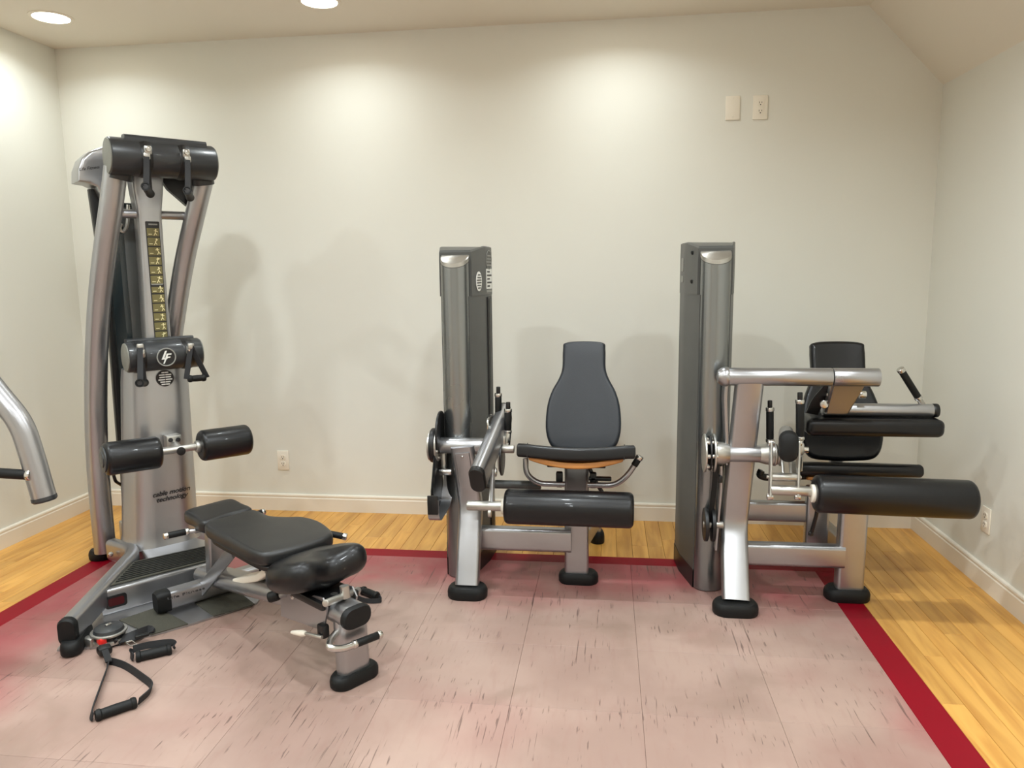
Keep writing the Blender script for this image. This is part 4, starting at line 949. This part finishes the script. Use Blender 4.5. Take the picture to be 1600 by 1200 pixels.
# floor handles
grpF = 'stirrup handles on the floor'
a, c = P(149, 1119, z=.017), P(213, 1097, z=.017)
h = strap_handle('stirrup_handle', 'black stirrup handle with open triangular strap lying nearest the camera on the floor', 'cable handle', grpF, a, c, .0165, P(169, 1032, z=.012), (a.x, a.y, 0), sidev=(.25, .2, 1), wd=.026,
  mid=([P(143, 1112, z=.014), P(156, 1075, z=.014), P(167, 1045, z=.014)], [P(234, 1080, z=.014), P(236, 1070, z=.014), P(225, 1060, z=.014), P(195, 1040, z=.012)]))
b = B(); a = P(170, 1034, z=.02); c = P(160, 1008, z=.03); ribbon(b, spline([a, a.lerp(c, .5)+V((0, 0, .006)), c], 5), (1, .5, 0), .022, .006); obj('strap_knot', b, 'web', h)
q = P(163, 1014, z=.028); b = B(); box(b, (q.x, q.y, .024), (.046, .05, .034), .012, -.7); obj('clip_body', b, 'black', h)
q = P(160, 1000, z=.035); b = B(); box(b, (q.x, q.y, .033), (.038, .032, .03), .006, -.5); cb = obj('clip_latch', b, 'red', h)
q = P(166, 990, z=.035); b = B(); tube(b, [q+V((.03*math.cos(k/12*2*PI), .014*math.sin(k/12*2*PI)*1.2, .01)) for k in range(13)], .005, 8); obj('clip_ring', b, 'chrome', h)
unframe()
a, c = P(212, 1027, z=.017), P(268, 1014, z=.017)
h = strap_handle('stirrup_handle', 'black stirrup handle with its strap folded along the grip beside the pulley', 'cable handle', grpF, a, c, .0185, P(208, 1014, z=.034), (a.x, a.y, 0), sidev=(0, .3, 1), wd=.026,
  mid=([P(205, 1022, z=.02)], [P(272, 1006, z=.03), P(262, 1004, z=.036), P(232, 1008, z=.036)]))
unframe()
a, c = P(566, 922, z=.017), P(590, 932, z=.017)
h = strap_handle('stirrup_handle', 'black stirrup handle lying on the floor behind the front of the bench', 'cable handle', grpF, a, c, .0165, P(548, 928, z=.012), (a.x, a.y, 0), sidev=(0, .3, 1), wd=.02,
  mid=([P(556, 921, z=.012)], [P(594, 938, z=.012), P(570, 938, z=.012)])); unframe()
# short strap with a buckle at the pulley
q0, q1, q2 = P(186, 1000, z=.02), P(208, 994, z=.026), P(232, 985, z=.02)
h = thing('ankle_strap', 'short black webbing strap with wire buckle on the edge of the floor plate', 'strap', (q1.x, q1.y, 0)); frame(h)
b = B(); ribbon(b, spline([P(178, 1006, z=.016), q0, q1, q2, P(233, 990, z=.014)], 6), (.2, 1, .45), .04, .008); obj('webbing', b, 'web', h)
b = B(); ring = [P(x, y, z=.018) for x, y in ((196, 1004), (205, 1010), (214, 1007), (206, 1001), (196, 1004))]; tube(b, ring, .003, 8); obj('buckle', b, 'chrome', h)
b = B(); box(b, P(222, 993, z=.03), (.05, .022, .012), .004, .7); obj('strap_slider', b, 'black', h)
unframe()

# ================================================================ press machine reaching in from the left, out of frame
t = thing('press_machine', 'silver bent tube arm with a black hand grip at the left edge', 'exercise machine', (.62, -1.92, 0)); frame(t)
Yp = -1.90
pth = [(.62, Yp, 1.45), (.86, Yp, 1.36), P(-12, 606, y=Yp), P(33, 660, y=Yp), P(49, 708, y=Yp), P(69, 778, y=Yp)]
b = B(); tube(b, fillet(pth, .10, 8), .0395, 28); ar = obj('press_arm', b, 'silver', t)
e = P(69, 778, y=Yp); d = (e-P(49, 708, y=Yp)).normalized()
b = B(); lathe(b, e, d, [(-.006, .041), (.006, .041), (.012, .036), (.012, .030), (.004, .028), (.004, 0)], 28); obj('end_cap', b, 'drum', ar)
g1 = P(44, 742, y=Yp-.03); g0 = g1+V((-.16, 0, .006))
b = B(); cyl(b, g1+V((-.004, 0, 0)), P(57, 742, y=Yp-.02), .011, 14); obj('grip_bolt', b, 'chrome', ar)
grip_handle(g0, g1, ar, .018, tip=False)
b = B(); sweep(b, [(.60, Yp-.02, .05), (.60, Yp-.02, 1.55)], rrect(.11, .08, .02), up=(0, 1, 0)); obj('upright', b, 'silver', t)
b = B(); sweep(b, [(.60, Yp-.60, .05), (.60, Yp+.12, .05)], rrect(.08, .07, .02)); obj('base_beam', b, 'silver', t)
for dy_ in (-.60, .12): foot('foot_pad', (.60, Yp+dy_, 0), .14, .09, .04, t)
b = B(); puff(b, rrect(.40, .36, .07, 5), .065, .02, Matrix.Translation((.60, Yp-.32, .47))); obj('seat_cushion', b, 'vinyl', t)
b = B(); sweep(b, [(.60, Yp-.32, .05), (.60, Yp-.32, .44)], rrect(.09, .06, .015), up=(0, 1, 0)); obj('seat_post', b, 'silver', t)
b = B(); puff(b, rrect(.30, .62, .08, 5), .06, .02, basis((.60, Yp-.10, .88), (1, 0, 0), (0, .08, 1))); obj('backrest', b, 'vinyl', t)
unframe()
